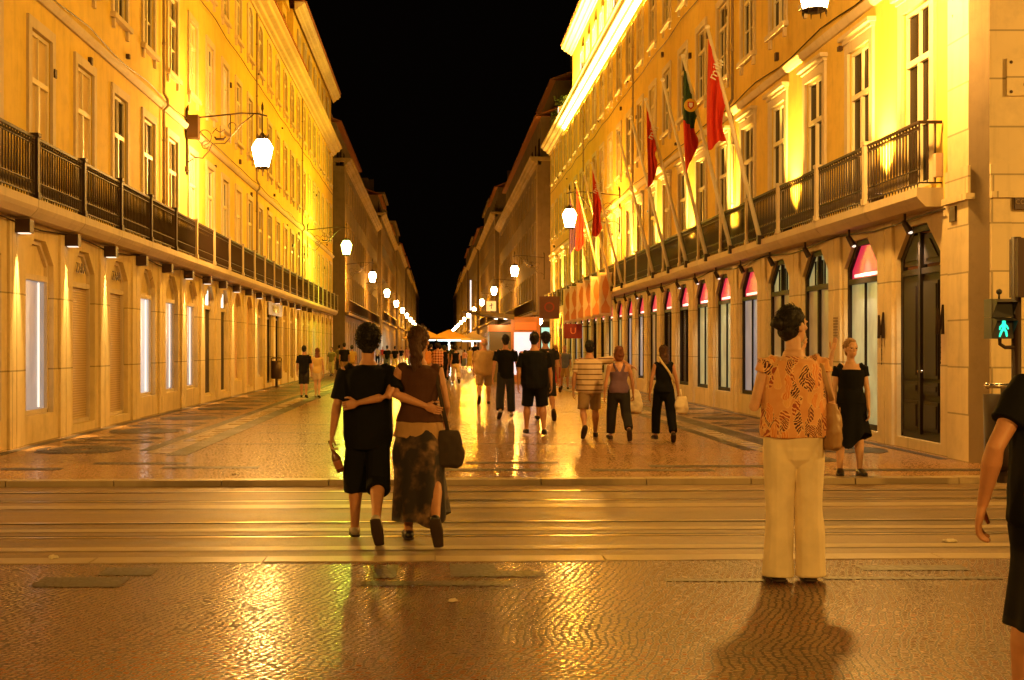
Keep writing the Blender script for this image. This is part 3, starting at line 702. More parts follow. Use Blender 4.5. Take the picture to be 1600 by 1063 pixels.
def window_proto(s, w, h, arch, rise, depth, pane='glass', floor='', frame='white_wood', stone='stone', sill=False, hood=False, door=False, simple=False, parent=None, loc=None, transom=.68):
    """timber window: frame with bars > pane, stone surround. Built at the middle of its foot on the facade plane."""
    P = lambda u, d, z: (s*d, u, z)
    g = MB(); t = .065; d0, d1 = depth-.075, depth-.02
    outl = hole_outline(-w/2+.005, w/2-.005, .005, h-.005, arch, rise)
    inn = hole_outline(-w/2+t, w/2-t, .07, h-t, arch, rise*.9 if rise else 0)
    for k in range(len(outl)-1):
        a, b, c, e = outl[k], outl[k+1], inn[k+1], inn[k]
        g.add([P(q[0],d0,q[1]) for q in (a,b,c,e)]+[P(q[0],d1,q[1]) for q in (a,b,c,e)], [(0,1,2,3),(4,7,6,5),(0,4,5,1),(1,5,6,2),(2,6,7,3),(3,7,4,0)])
    bx(g, P, -w/2+t, w/2-t, d0, d1, .005, .09)
    zt = h*transom
    if not simple:
        bx(g, P, -w/2+t, w/2-t, d0-.02, d1, zt, zt+.085)
        bx(g, P, -.04, .04, d0-.012, d1, .09, zt); bx(g, P, -.018, .018, d0, d1-.005, zt+.085, h-t-.002)
        for q in (.5,) if h > 2.4 else (): bx(g, P, -w/2+t, -.04, d0+.01, d1-.005, zt*q, zt*q+.035); bx(g, P, .04, w/2-t, d0+.01, d1-.005, zt*q, zt*q+.035)
        if h <= 2.4: bx(g, P, -w/2+t, -.04, d0+.01, d1-.005, zt*.5, zt*.5+.03); bx(g, P, .04, w/2-t, d0+.01, d1-.005, zt*.5, zt*.5+.03)
    else: bx(g, P, -.03, .03, d0, d1, .09, h-t-.002)
    o = put('window', g, M[frame], parent, loc or (0,0,0))
    g = MB(); pl = hole_outline(-w/2+.03, w/2-.03, .03, h-.03, arch, rise)
    g.add([P(q[0], depth-.035, q[1]) for q in pl], [tuple(range(len(pl)))]); put('pane', g, M[pane], o)
    if stone:
        g = MB(); surround(g, P, w, 0 if not sill else -.12, h, arch, rise, .17 if not simple else .13)
        if sill: bx(g, P, -w/2-.22, w/2+.22, -.11, .0, -.12, -.02); bx(g, P, -w/2-.1, -w/2+.02, -.06, .0, -.3, -.12); bx(g, P, w/2-.02, w/2+.1, -.06, .0, -.3, -.12)
        if hood:
            bx(g, P, -w/2-.24, w/2+.24, -.14, .0, h+.24, h+.31); bx(g, P, -w/2-.19, w/2+.19, -.075, .0, h+.175, h+.238)
        put('surround', g, M[stone], o)
    return o
def clone(o, parent, loc):
    c = copy_tree(o, parent); c.location = loc; return c

def cornice(mb, P, u0, u1, z, prof, mi=0):
    """horizontal moulding: prof = [(d, dz)...] closed profile"""
    n = len(prof)
    mb.add([P(u0, d, z+q) for d, q in prof]+[P(u1, d, z+q) for d, q in prof],
           [tuple(range(n)), tuple(reversed(range(n, 2*n)))]+[(i, (i+1)%n, n+(i+1)%n, n+i) for i in range(n)], mi)
CORN = [(.0,0),(-.06,0),(-.08,.09),(-.2,.13),(-.24,.24),(-.42,.30),(-.46,.42),(-.56,.47),(-.56,.56),(.0,.56)]

def tile_eave(mb, P, u0, u1, d0, d1, z0, z1, step=.3):
    """low roof slope whose eave shows the tile ends"""
    mb.quad(P(u0,d0,z0), P(u1,d0,z0), P(u1,d1,z1), P(u0,d1,z1)); mb.quad(P(u0,d0,z0-.05), P(u1,d0,z0-.05), P(u1,d1,z0-.05), P(u0,d1,z0-.05))
    n = int((u1-u0)/step)
    for i in range(n):
        u = u0+(i+.5)*step
        mb.tube([P(u,d0-.05,z0-.01), P(u,d1,z1+.02)], .075, 6)

def side_wall(mb, s, xf, y, z1, xout=40, mi=0):
    mb.quad((s*xf, y, 0), (s*xout, y, 0), (s*xout, y, z1), (s*xf, y, z1), mi)

RS = {-1: .36, 1: .44}
def near_building(s, name, label, y0, u_first, bay, nb, y1, wallm, pierm):
    XF = XL if s < 0 else XR
    root = empty(name, (s*XF, y0, 0), 0, label, 'building')
    P = lambda u, d, z: (s*d, u, z)                 # local: u along the street, d into the house
    Lr = y1-y0; c0 = u_first-y0; us = [c0+bay*i for i in range(nb)]
    edges = [0]+[u-bay/2 for u in us[1:]]+[us[-1]+bay/2]; ue = edges[-1]
    ga = (1.5 if s < 0 else 1.75); gh = 3.2 if s < 0 else 3.28; gd = .19 if s < 0 else .16
    # ground floor: masonry with arched openings
    g = MB()
    for i, u in enumerate(us):
        a, b = edges[i], edges[i+1]; z0 = .44 if i in GSILL[s] else .16
        cell(g, P, a, b, 0, 3.45, (u-ga/2, u+ga/2, z0, gh, 'cham', RS[s]), gd)
    if Lr > ue: cell(g, P, ue, Lr, 0, 3.45)
    for u in edges[1:]:                             # shallow pilasters with a joint between shops
        bx(g, P, u-.33, u-.015, -.045, .0, .0, 3.4); bx(g, P, u+.015, u+.33, -.045, .0, .0, 3.4)
    put('ground_floor', g, M[pierm], root)
    g = MB()
    lev = [(3.45,7.02,3.80,6.45,1.12,'rect',0),(7.02,10.6,8.0,9.85,1.08,'rect',0),(10.6,13.25,11.27,12.95,1.06,'seg',.18)]
    for z0, z1, a, b, w_, arch, rise in lev:
        for i, u in enumerate(us): cell(g, P, edges[i], edges[i+1], z0, z1, (u-w_/2, u+w_/2, a, b, arch, rise), .10)
        if Lr > ue: cell(g, P, ue, Lr, z0, z1)
    g.quad(P(Lr,0,0), P(Lr,12,0), P(Lr,12,13.3), P(Lr,0,13.3))
    g.quad(P(0,.004,0), P(0,12,0), P(0,12,13.3), P(0,.004,13.3)) if s < 0 else None
    g.quad(P(0,.3,13.28), P(Lr,.3,13.28), P(Lr,12,13.28), P(0,12,13.28))
    g.quad(P(0,.9,0), P(Lr,.9,0), P(Lr,.9,13.3), P(0,.9,13.3))   # rooms behind the openings
    put('wall', g, M[wallm], root)
    g = MB(); cornice(g, P, -.05, Lr+.05, 6.94, [(0,0),(-.05,0),(-.09,.05),(-.12,.12),(-.05,.16),(0,.16)]); put('string_course', g, M['stone'], root)
    g = MB(); cornice(g, P, -.4, Lr+.4, 13.2, CORN); put('cornice', g, M['stone'], root)
    # windows
    protos = {}
    for li, (z0, z1, a, b, w_, arch, rise) in enumerate(lev):
        for i, u in enumerate(us):
            pn = 'glass'
            if s < 0 and ((li == 0 and i in (0,1,2)) or (li > 0 and (i*7+li*3) % 9 == 0) or (li == 0 and i in (9,14,17))): pn = 'pale_window'
            if s > 0 and (i*5+li*3) % 8 == 0 and i > 1: pn = 'pale_window'
            if (i*7+li*5+(3 if s > 0 else 0)) % 19 == 4: pn = 'disp_green'
            key = (li, pn)
            if key not in protos:
                protos[key] = window_proto(s, w_, b-a, arch, rise, .10, pn, hood=(li == 0 and s > 0), sill=(li > 0), parent=root, loc=P(u,0,a), transom=.66 if li else .69)
            else: clone(protos[key], root, P(u,0,a))
    # balcony of each bay: slab > railing, post
    g = MB(); q = bay/2
    prof = [(0,3.44),(-.25,3.44),(-.33,3.52),(-.37,3.58),(-.37,3.70),(0,3.70)]; n = len(prof)
    def slab(u0, u1):
        g = MB(); g.add([P(u0,d,z) for d, z in prof]+[P(u1,d,z) for d, z in prof], [tuple(range(n)), tuple(reversed(range(n,2*n)))]+[(i,(i+1)%n,n+(i+1)%n,n+i) for i in range(n)])
        return g
    def railing(u0, u1, end=False):
        g = MB(); d = -.325
        bx(g, P, u0, u1, d-.022, d+.022, 4.585, 4.625); bx(g, P, u0, u1, d-.012, d+.012, 4.50, 4.515); bx(g, P, u0, u1, d-.012, d+.012, 3.76, 3.78); bx(g, P, u0, u1, d-.012, d+.012, 3.95, 3.965)
        k = int((u1-u0)/.125); 
        for i in range(k+1):
            u = u0+.012+(u1-u0-.024)*i/k
            g.tube([P(u,d,3.78), P(u,d,3.86), P(u,d,3.95), P(u,d,4.02), P(u,d,4.42), P(u,d,4.585)], [.008,.016,.009,.017,.011,.016], 5)
            if i < k: um = u+(u1-u0-.024)*.5/k; g.tube([P(um,d,3.79), P(um,d,3.95)], .007, 4); g.ell(P(um,d,4.54), (.02,.02,.02), 6, 4); g.tube([P(um,d,3.76), P(um,d,3.70)], [.012,.003], 4)
        if end:
            bx(g, P, u0-.02, u0+.02, -.345, -.02, 4.585, 4.625); bx(g, P, u0-.01, u0+.01, -.335, -.02, 3.76, 3.78)
            for dd in (-.22,-.11): g.tube([P(u0,dd,3.78), P(u0,dd,4.0), P(u0,dd,4.4), P(u0,dd,4.585)], [.01,.017,.011,.016], 5)
        return g
    def post(u):
        g = MB(); bx(g, P, u-.055, u+.055, -.375, -.27, 3.70, 4.62); bx(g, P, u-.075, u+.075, -.39, -.255, 4.62, 4.68); bx(g, P, u-.075, u+.075, -.39, -.255, 3.701, 3.80); return g
    pb = None
    for i, u in enumerate(us):
        if i == 0:
            b0 = put('balcony', slab(u-bay*.38 if s > 0 else edges[0], u+q-.01), M['stone'], root); put('railing', railing(u-bay*.38+.02, u+q-.09, True), M['iron'], b0); put('post', post(u+q), M['stone'] if s > 0 else M['iron'], b0)
        elif pb is None or i == 5:
            pb = put('balcony', slab(-q+.01, q-.01), M['stone'], root, P(u,0,0)); put('railing', railing(-q+.09, q-.09), M['iron'], pb); put('post', post(q), M['iron'] if s < 0 and i < 4 else M['stone'], pb)
        else: clone(pb, root, P(u,0,0))
    return root, P, us, edges, (ga, gh, gd)
GSILL = {-1: {0,1,4,5,6,9,11,14,16,18,20}, 1: set(range(2,24))}
M['sign_red'] = mat('red sign board', (.30,.02,.012), .5)
# ------------------------------------------------------------------ the people
# walking couple crossing the tram road
m1, Am, Jm, Tm, hm_ = person('curly haired man in black t-shirt and long black shorts crossing the road, bottle in hand', px(575,10.85), 10.85, 1.71, -.06,
    sk=SK, lod=0, top=dict(m=C_BLACK, sleeve=.86, hem=-.10, ease=.012, boxy=.092), bottom=dict(kind='shorts', m=C_BLACK, end=1.28, knee=.055, hem=.054, e=.006), hair=('curly', H_BLACK),
    legs=((8,6,0,.012),(-9,34,58,.0)), arms=(((-.26,-.08,-1),(-.16,.10,-1),1.0), ((.2,-.72,-.66),(.93,.08,-.36),.5)), shoes=L_WHITE, build=1.02, hands=((1,0,0),(0,1,.2)))
w1, Aw, Jw, Tw, hw_ = person('woman with brown ponytail, sleeveless brown top, beige sash and long patterned skirt crossing the road', px(655,10.8), 10.8, 1.735, -.06, sex='f',
    sk=SK, lod=0, top=dict(m=C_BROWN, sleeve=0, hem=.03, ease=.008), bottom=dict(kind='skirt', m=C_TIE, hem=.105, waist=.04, r0=(.094,.07), r1=(.118,.138), fold=.04, asym=.035, off=(.014,-.042)), hair=('pony', H_BROWN), head=-18,
    legs=((8,5,0,.0),(-11,36,62,.02)), arms=(((-.33,-.66,-.70),(-.94,.12,-.22),.9), ((.22,-.02,-1),(-.05,.85,-.5),1.0)), shoes=L_BLACK, hands=((0,1,0),None))
Q = MB(); O_ = Tw((0,0,0)); h = 1.735
Q.tube([Tw((-.006*h,-.002*h,-.060*h)), Tw((0,0,-.03*h)), Tw((0,0,.02*h)), Tw((0.004*h,0,.062*h))], [(.124*h,.094*h),(.119*h,.091*h),(.110*h,.082*h),(.090*h,.066*h)], 22)
put('sash', remesh(Q, .009, 3, .008, 8, 3), C_SASH, w1)
hb = wpt(m1, Am['L'][7])
bo = empty('bottle', (hb.x+.005, hb.y, hb.z-.015), 0, 'brown glass bottle held by the neck in the curly haired man\'s left hand', 'bottle'); bo.rotation_euler = (R(8), R(-20), 0)
M['brown_glass'] = mat('brown bottle glass', (.12,.03,.01), .08, spec=.8)
g = MB(); g.tube([(0,0,.05),(0,0,.045),(0,0,-.05),(0,0,-.085),(0,0,-.10),(0,0,-.215),(0,0,-.222)], [.013,.014,.0145,.030,.036,.036,.030], 16); put('glass', g, M['brown_glass'], bo, smooth=True)
g = MB(); g.tube([(0,0,-.12),(0,0,-.19)], .0366, 16, caps=False); put('paper_label', g, mat('amber bottle label', (.30,.10,.03), .6), bo, smooth=True)
sh = wpt(w1, Aw['R'][0])
bag('shoulder_bag', (sh.x+.085, sh.y-.06, .84), (.25,.14,.30), L_DARKBAG, 'dark slouchy shoulder bag on the ponytailed woman\'s right hip', .2, strap=[(sh.x-.035,sh.y+.06,sh.z-.02),(sh.x-.035,sh.y+.005,sh.z+.05),(sh.x-.02,sh.y-.07,sh.z-.04),(sh.x+.02,sh.y-.10,sh.z-.22),(sh.x+.075,sh.y-.09,.84)])

# woman in white trousers waiting on the near pavement
w2, A2, J2, T2, h2 = person('woman with dark bun, orange leaf print blouse and wide white trousers on near pavement', px(1240,8.62), 8.62, 1.765, 0, sex='f', sk=SK2, lod=0, yaw=0, head=-55,
    top=dict(m=C_FLORAL, sleeve=.22, hem=.0, ease=.012, boxy=.090, wr=.6), bottom=dict(kind='trousers', m=C_WHITE, end=2.1, knee=.047, hem=.055, e=.006, wr=.9), hair=('bun', H_BLACK),
    legs=((0,0,0,.004),(2,3,0,.008)), arms=(((-.30,.05,-1),(.35,.9,.25),.8), ((.26,.03,-1),(-.2,1,.12),.8)), shoes=L_SOLE, build=1.08)
sh = wpt(w2, A2['R'][0])
bag('shoulder_bag', (sh.x+.065, sh.y-.015, 1.14), (.12,.24,.30), L_TAN, 'tan leather handbag tucked under the arm of the woman in white trousers', 0, strap=[(sh.x-.02,sh.y+.06,sh.z-.04),(sh.x-.02,sh.y+.0,sh.z+.058),(sh.x-.008,sh.y-.065,sh.z-.02),(sh.x+.03,sh.y-.075,sh.z-.16),(sh.x+.06,sh.y-.06,1.16)])
# grey haired man pointing, mostly behind her
person('greying man raising his right arm, mostly hidden behind the woman in white trousers', px(1250,16.2), 16.2, 1.70, 0, sk=SK2, lod=0, yaw=-20, head=-30,
    top=dict(m=C_PINK, sleeve=.5, boxy=.09), bottom=dict(kind='trousers', m=C_DARK, end=1.9), hair=('short', H_GREY), arms=(HANG, ((.30,.45,-.25),(.20,.2,.95),.05)), shoes=L_BLACK, hands=(None,(-.6,-.7,.2)))
# woman in a black dress facing the camera
w3, A3, J3, T3, h3 = person('fair haired woman in black dress with uneven hem, facing the camera at far kerb', px(1329,15.75), 15.75, 1.60, 0, sex='f', sk=SK2, lod=0, yaw=176, head=14,
    top=dict(m=C_BLACK, sleeve=.42, hem=.0, neck=.262, ease=.006, wr=.7), bottom=dict(kind='dress', m=C_BLACK, hem=.27, waist=.12, r0=(.074,.062), r1=(.128,.10), asym=.07, aph=.3, fold=.03), hair=('short', H_BLOND),
    legs=((0,0,0,.012),(0,2,0,.02)), arms=(((-.17,.02,-1),(-.02,.22,-1),.5),((.17,.02,-1),(.02,.2,-1),.5)), shoes=L_BLACK, build=1.03)
# passer-by cut by the right edge
person('passer-by in black t-shirt and knee length black skirt at the right edge, arm swinging', 2.38, 5.05, 1.70, 0, sex='f', sk=SK, lod=0, yaw=8, top=dict(m=C_BLACK, sleeve=.62, hem=-.06, ease=.016, boxy=.1), bottom=dict(kind='skirt', m=C_BLACK, hem=.265, waist=.08, r0=(.098,.078), r1=(.135,.125), fold=.014), hair=('short', H_BROWN),
    legs=((10,6,0),(-8,30,40)), arms=(((-.66,-.16,-1),(.02,.42,-1),.6),HANG), shoes=L_BLACK, build=1.1, hands=((.8,-.6,0),None))

# the walkers beyond
def walker(x, foot, head_y, label, **k):
    Y = CH*F/(foot-HY); k.setdefault('lod', 1 if Y < 48 else 2)
    return person(label, px(x, Y), Y, HT(head_y, foot)*k.pop('hs', 1.0), 0, **k)
GP = 'people walking away along the promenade'
r_, A_, J_, _, _ = walker(921, 684, 531, 'man in cream polo with brown stripes and khaki shorts, arm on his companion\'s shoulder', top=dict(m=C_STRIPE, sleeve=.75, hem=-.06, boxy=.10, ease=.010), bottom=dict(kind='shorts', m=C_KHAKI, end=.93, knee=.058, hem=.060), hair=('short', H_BLACK), legs=WR, arms=(((-.26,-.02,-1),(-.05,.15,-1)), ((.93,.02,.10),(.88,.02,-.42),.3)), shoes=L_SOLE, build=1.16, head=0)
walker(967, 688, 540, 'auburn haired woman in purple racerback top and black trousers beside the striped polo', sex='f', top=dict(m=C_PURPLE, sleeve=-1, hem=-.02, neck=.235), bottom=dict(kind='trousers', m=C_DARK, end=1.9, knee=.050, hem=.044), hair=('bob', H_RED), legs=WL, arms=(((-.22,0,-1),(-.1,.1,-1)), ((.26,0,-1),(.1,.14,-1),1.1)), shoes=L_SOLE, build=1.12)
g0 = G(988, 686); bag('plastic_bag', (px(988,22.2),22.2,.80), (.34,.12,.40), PLASTIC_W, 'white plastic bag hanging from the hand of the purple top woman', 0, strap=[(px(988,22.2),22.2,.98),(px(988,22.2),22.2,.80)])
walker(1037, 691, 543, 'long haired woman in black sleeveless top and trousers, pale strap across her back', sex='f', top=dict(m=C_BLACK, sleeve=0, hem=-.02), bottom=dict(kind='trousers', m=C_BLACK, end=1.92, knee=.047, hem=.043), hair=('long', H_BROWN), legs=WLs, arms=(((-.24,.0,-1),(-.1,.12,-1)), ((.28,0,-1),(.16,.14,-1),1.1)), shoes=L_SOLE, build=1.02)
Y_ = 21.3; X_ = px(1037,Y_)
so = empty('crossbody_strap', (X_,Y_,0), 0, 'cream bag strap running diagonally over the black sleeveless top', 'strap'); g = MB(); g.tube([(-.09,-.07,1.35),(-.05,-.125,1.27),(.06,-.135,1.12),(.145,-.09,.97),(.165,-.02,.93)], [(.018,.006)]*5, 8, ref=(1,0,.4)); put('webbing', g, C_CREAM, so, smooth=True)
bag('plastic_bag', (px(1065,21.2),21.2,.72), (.22,.10,.27), PLASTIC_W, 'small white plastic bag hanging from the hand of the black sleeveless woman', 0, strap=[(px(1063,21.2),21.2,.84),(px(1065,21.2),21.2,.70)])
walker(835, 680, 520, 'man in black polo and wide black knee shorts, nearest figure before the poster screen', top=dict(m=C_BLACK, sleeve=.85, hem=-.08, boxy=.098, ease=.012), bottom=dict(kind='shorts', m=C_BLACK, end=1.02, knee=.058, hem=.060), hair=('short', H_BLACK), legs=((10,6,0,.02),(-4,10,8,.03)), arms=(((-.22,-.02,-1),(-.05,.12,-1)),((.24,.02,-1),(.1,.14,-1))), shoes=L_BLACK, build=1.14)
walker(852, 657, 519, 'man in navy shirt and dark shorts half hidden behind the man in wide black shorts', top=dict(m=C_DARK, sleeve=.6, boxy=.095), bottom=dict(kind='shorts', m=C_DARK, end=1.0, knee=.055, hem=.056), hair=('curly', H_BLACK), legs=WL, shoes=L_SOLE, build=1.08, head=20)
walker(790, 655, 526, 'man in black t-shirt and faded dark jeans in front of the poster screen', top=dict(m=C_BLACK, sleeve=.7, hem=-.06, boxy=.088), bottom=dict(kind='trousers', m=C_JEANS, end=1.9, knee=.050, hem=.046), hair=('short', H_BLACK), legs=WRs, arms=(((-.24,-.08,-1),(-.1,.05,-1)), ((.26,.06,-1),(.12,.2,-1))), shoes=L_WHITE)
walker(756, 632, 528, 'heavy old bald man in beige shirt and tan shorts glancing left', top=dict(m=C_TAN, sleeve=.85, hem=-.08, boxy=.105, ease=.014), bottom=dict(kind='shorts', m=C_KHAKI, end=.95, knee=.056, hem=.058), hair=('bald', H_GREY), legs=WR, head=45, shoes=L_BLACK, build=1.16, sk=SK)
walker(868, 613, 541, 'woman with yellow top and bright red skirt behind the group of men', sex='f', top=dict(m=C_YEL, sleeve=.3), bottom=dict(kind='skirt', m=C_RED, hem=.2, r1=(.12,.1)), hair=('bob', H_BLOND), legs=WLs, shoes=L_SOLE)
walker(882, 610, 541, 'man in grey blue t-shirt and pale shorts walking towards the camera below red sign', top=dict(m=C_BLUE, sleeve=.7, boxy=.095), bottom=dict(kind='shorts', m=C_TAN, end=1.0, knee=.056, hem=.058), hair=('short', H_GREY), legs=WLs, yaw=172, shoes=L_SOLE, build=1.1)
walker(475, 622, 541, 'man in black t-shirt and dark knee shorts by the left shopfronts', top=dict(m=C_BLACK, sleeve=.8, hem=-.06, boxy=.09), bottom=dict(kind='shorts', m=C_DARK, end=1.1, knee=.05, hem=.048), hair=('short', H_BLACK), legs=((4,8,0,.0),(-2,12,10,.0)), shoes=L_BLACK)
walker(496, 622, 545, 'slim woman with long reddish hair in pale top and pale shorts beside the left shopfronts', sex='f', top=dict(m=C_YEL, sleeve=.2, hem=-.04), bottom=dict(kind='shorts', m=C_CREAM, end=.55, knee=.05, hem=.052), hair=('long', H_RED), legs=((6,4,0,-.01),(-6,14,16,-.01)), shoes=L_WHITE, sk=SK2)
walker(518, 589, 543, 'man in olive shirt and pale trousers in front of the far left shops', top=dict(m=C_OLIVE, sleeve=.8, boxy=.09), bottom=dict(kind='trousers', m=C_CREAM, end=1.8), hair=('short', H_BLACK), legs=WLs, yaw=160)
walker(538, 594, 537, 'man in black shirt with a white stripe across the back, left of the couple', top=dict(m=C_BLACK, sleeve=.7, boxy=.095), bottom=dict(kind='shorts', m=C_KHAKI, end=1.0), hair=('short', H_BLACK), legs=WRs)
sY = CH*F/(594-HY); so = empty('back_stripe', (px(538,sY), sY-.13, 1.33)); bpy.data.objects.remove(so)
walker(550, 592, 541, 'person with dark hair in pale yellow shirt just left of the couple', top=dict(m=C_YEL, sleeve=.6, boxy=.09), bottom=dict(kind='trousers', m=C_TAN), hair=('curly', H_BLACK), legs=WLs)
walker(530, 583, 540, 'distant figure in olive top behind the white striped shirt', top=dict(m=C_OLIVE, sleeve=.6), bottom=dict(kind='trousers', m=C_DARK), hair=('short', H_BLACK), legs=WLs)
walker(605, 583, 541, 'distant figure in navy shirt seen between the couple\'s heads', top=dict(m=C_BLACK, sleeve=.7), bottom=dict(kind='trousers', m=C_BLUE), hair=('short', H_BLACK), legs=WLs)
walker(617, 580, 542, 'distant figure in black top with pale trousers between the couple\'s heads', top=dict(m=C_BLACK, sleeve=.7), bottom=dict(kind='trousers', m=C_CREAM), hair=('short', H_BLACK), legs=WRs)
walker(666, 600, 539, 'woman in orange floral top just right of the ponytail', sex='f', top=dict(m=C_ORANGE, sleeve=.4, boxy=.095), bottom=dict(kind='trousers', m=C_TAN), hair=('short', H_BROWN), legs=WLs, build=1.15)
walker(684, 600, 538, 'woman with a round mass of black hair in a red checked shirt', sex='f', top=dict(m=C_CHECK, sleeve=.8, hem=-.1, boxy=.1), bottom=dict(kind='trousers', m=C_BLACK), hair=('afro', H_BLACK), legs=WRs, build=1.1)
walker(695, 595, 541, 'woman in a long black dress beside the red checked shirt', sex='f', top=dict(m=C_BLACK, sleeve=.2), bottom=dict(kind='dress', m=C_BLACK, hem=.06, r1=(.11,.1)), hair=('bob', H_BLACK), legs=WLs)
walker(712, 600, 540, 'woman in black halter top and flowing off white trousers in the middle of the street', sex='f', top=dict(m=C_BLACK, sleeve=0, hem=-.0), bottom=dict(kind='trousers', m=C_CREAM, end=1.85, knee=.054, hem=.058), hair=('curly', H_BLACK), legs=WL, shoes=L_BLACK)
walker(726, 577, 547, 'small distant woman in grey blue skirt', sex='f', top=dict(m=C_PINK, sleeve=.3), bottom=dict(kind='skirt', m=C_BLUE, hem=.15, r1=(.15,.13)), hair=('short', H_BLACK), legs=WLs)
walker(734, 580, 543, 'distant woman in a pale orange dress left of the old man', sex='f', top=dict(m=C_YEL, sleeve=.3), bottom=dict(kind='dress', m=C_YEL, hem=.2, r1=(.13,.12)), hair=('short', H_BLACK), legs=WLs, sk=SK2)
walker(743, 577, 535, 'distant figure in dark shirt right beside the old man\'s shoulder', top=dict(m=C_BLACK, sleeve=.7), bottom=dict(kind='trousers', m=C_DARK), hair=('short', H_BLACK), legs=WRs)
walker(674, 578, 539, 'distant dark figure under the left parasol edge', top=dict(m=C_BLACK, sleeve=.7), bottom=dict(kind='trousers', m=C_DARK), hair=('short', H_BLACK), legs=WLs)
walker(705, 584, 540, 'figure in dark blue shirt behind the halter top woman', top=dict(m=C_DARK, sleeve=.7), bottom=dict(kind='trousers', m=C_BLACK), hair=('short', H_BLACK), legs=WRs)
walker(719, 572, 542, 'distant figure in white top under the right parasol', top=dict(m=C_CREAM, sleeve=.5), bottom=dict(kind='trousers', m=C_JEANS), hair=('short', H_BROWN), legs=WLs)
cl = [C_WHITE, C_RED, C_BLACK, C_PINK, C_BLUE, C_TAN, C_CREAM, C_DARK]; nmz = ['white','red','black','pink','blue grey','tan','cream','charcoal']
spots = [(590,571),(598,569),(627,572),(636,569),(650,570),(659,567),(690,568),(699,571),(740,567),(748,571),(757,568),(642,573)]
for i, (x, fy) in enumerate(spots):
    walker(x, fy, 543-random.random()*2, 'tiny far off stroller with %s top and %s bottoms, %s' % (nmz[i%8], nmz[(i*3+2+i//8)%8], ('left of the couple\'s heads','between the couple\'s heads','right of the couple\'s heads','by the terrace parasols','right of the parasols')[0 if x < 592 else 1 if x < 632 else 2 if x < 665 else 3 if x < 722 else 4]), top=dict(m=cl[i%8], sleeve=.6), bottom=dict(kind='trousers', m=cl[(i*3+2+i//8)%8]), hair=('short', (H_BLACK,H_BROWN,H_BLOND)[i%3]), legs=(WLs,WRs)[i%2], yaw=(0,180)[i%2], lod=3)
BL, PL, usL, edL, gL = near_building(-1, 'arcaded_building', 'long yellow building on the left with white lit shop windows and lamps on its piers', 17.3, 18.63, 2.67, 24, 82.0, 'wall_l', 'pier_l')
BR, PR, usR, edR, gR = near_building(1, 'arcaded_building', 'long yellow four storey building on the right with floodlit walls, flagpoles and magenta fanlights', 17.4, 19.5, 2.63, 24, 81.6, 'wall_r', 'pier_r')

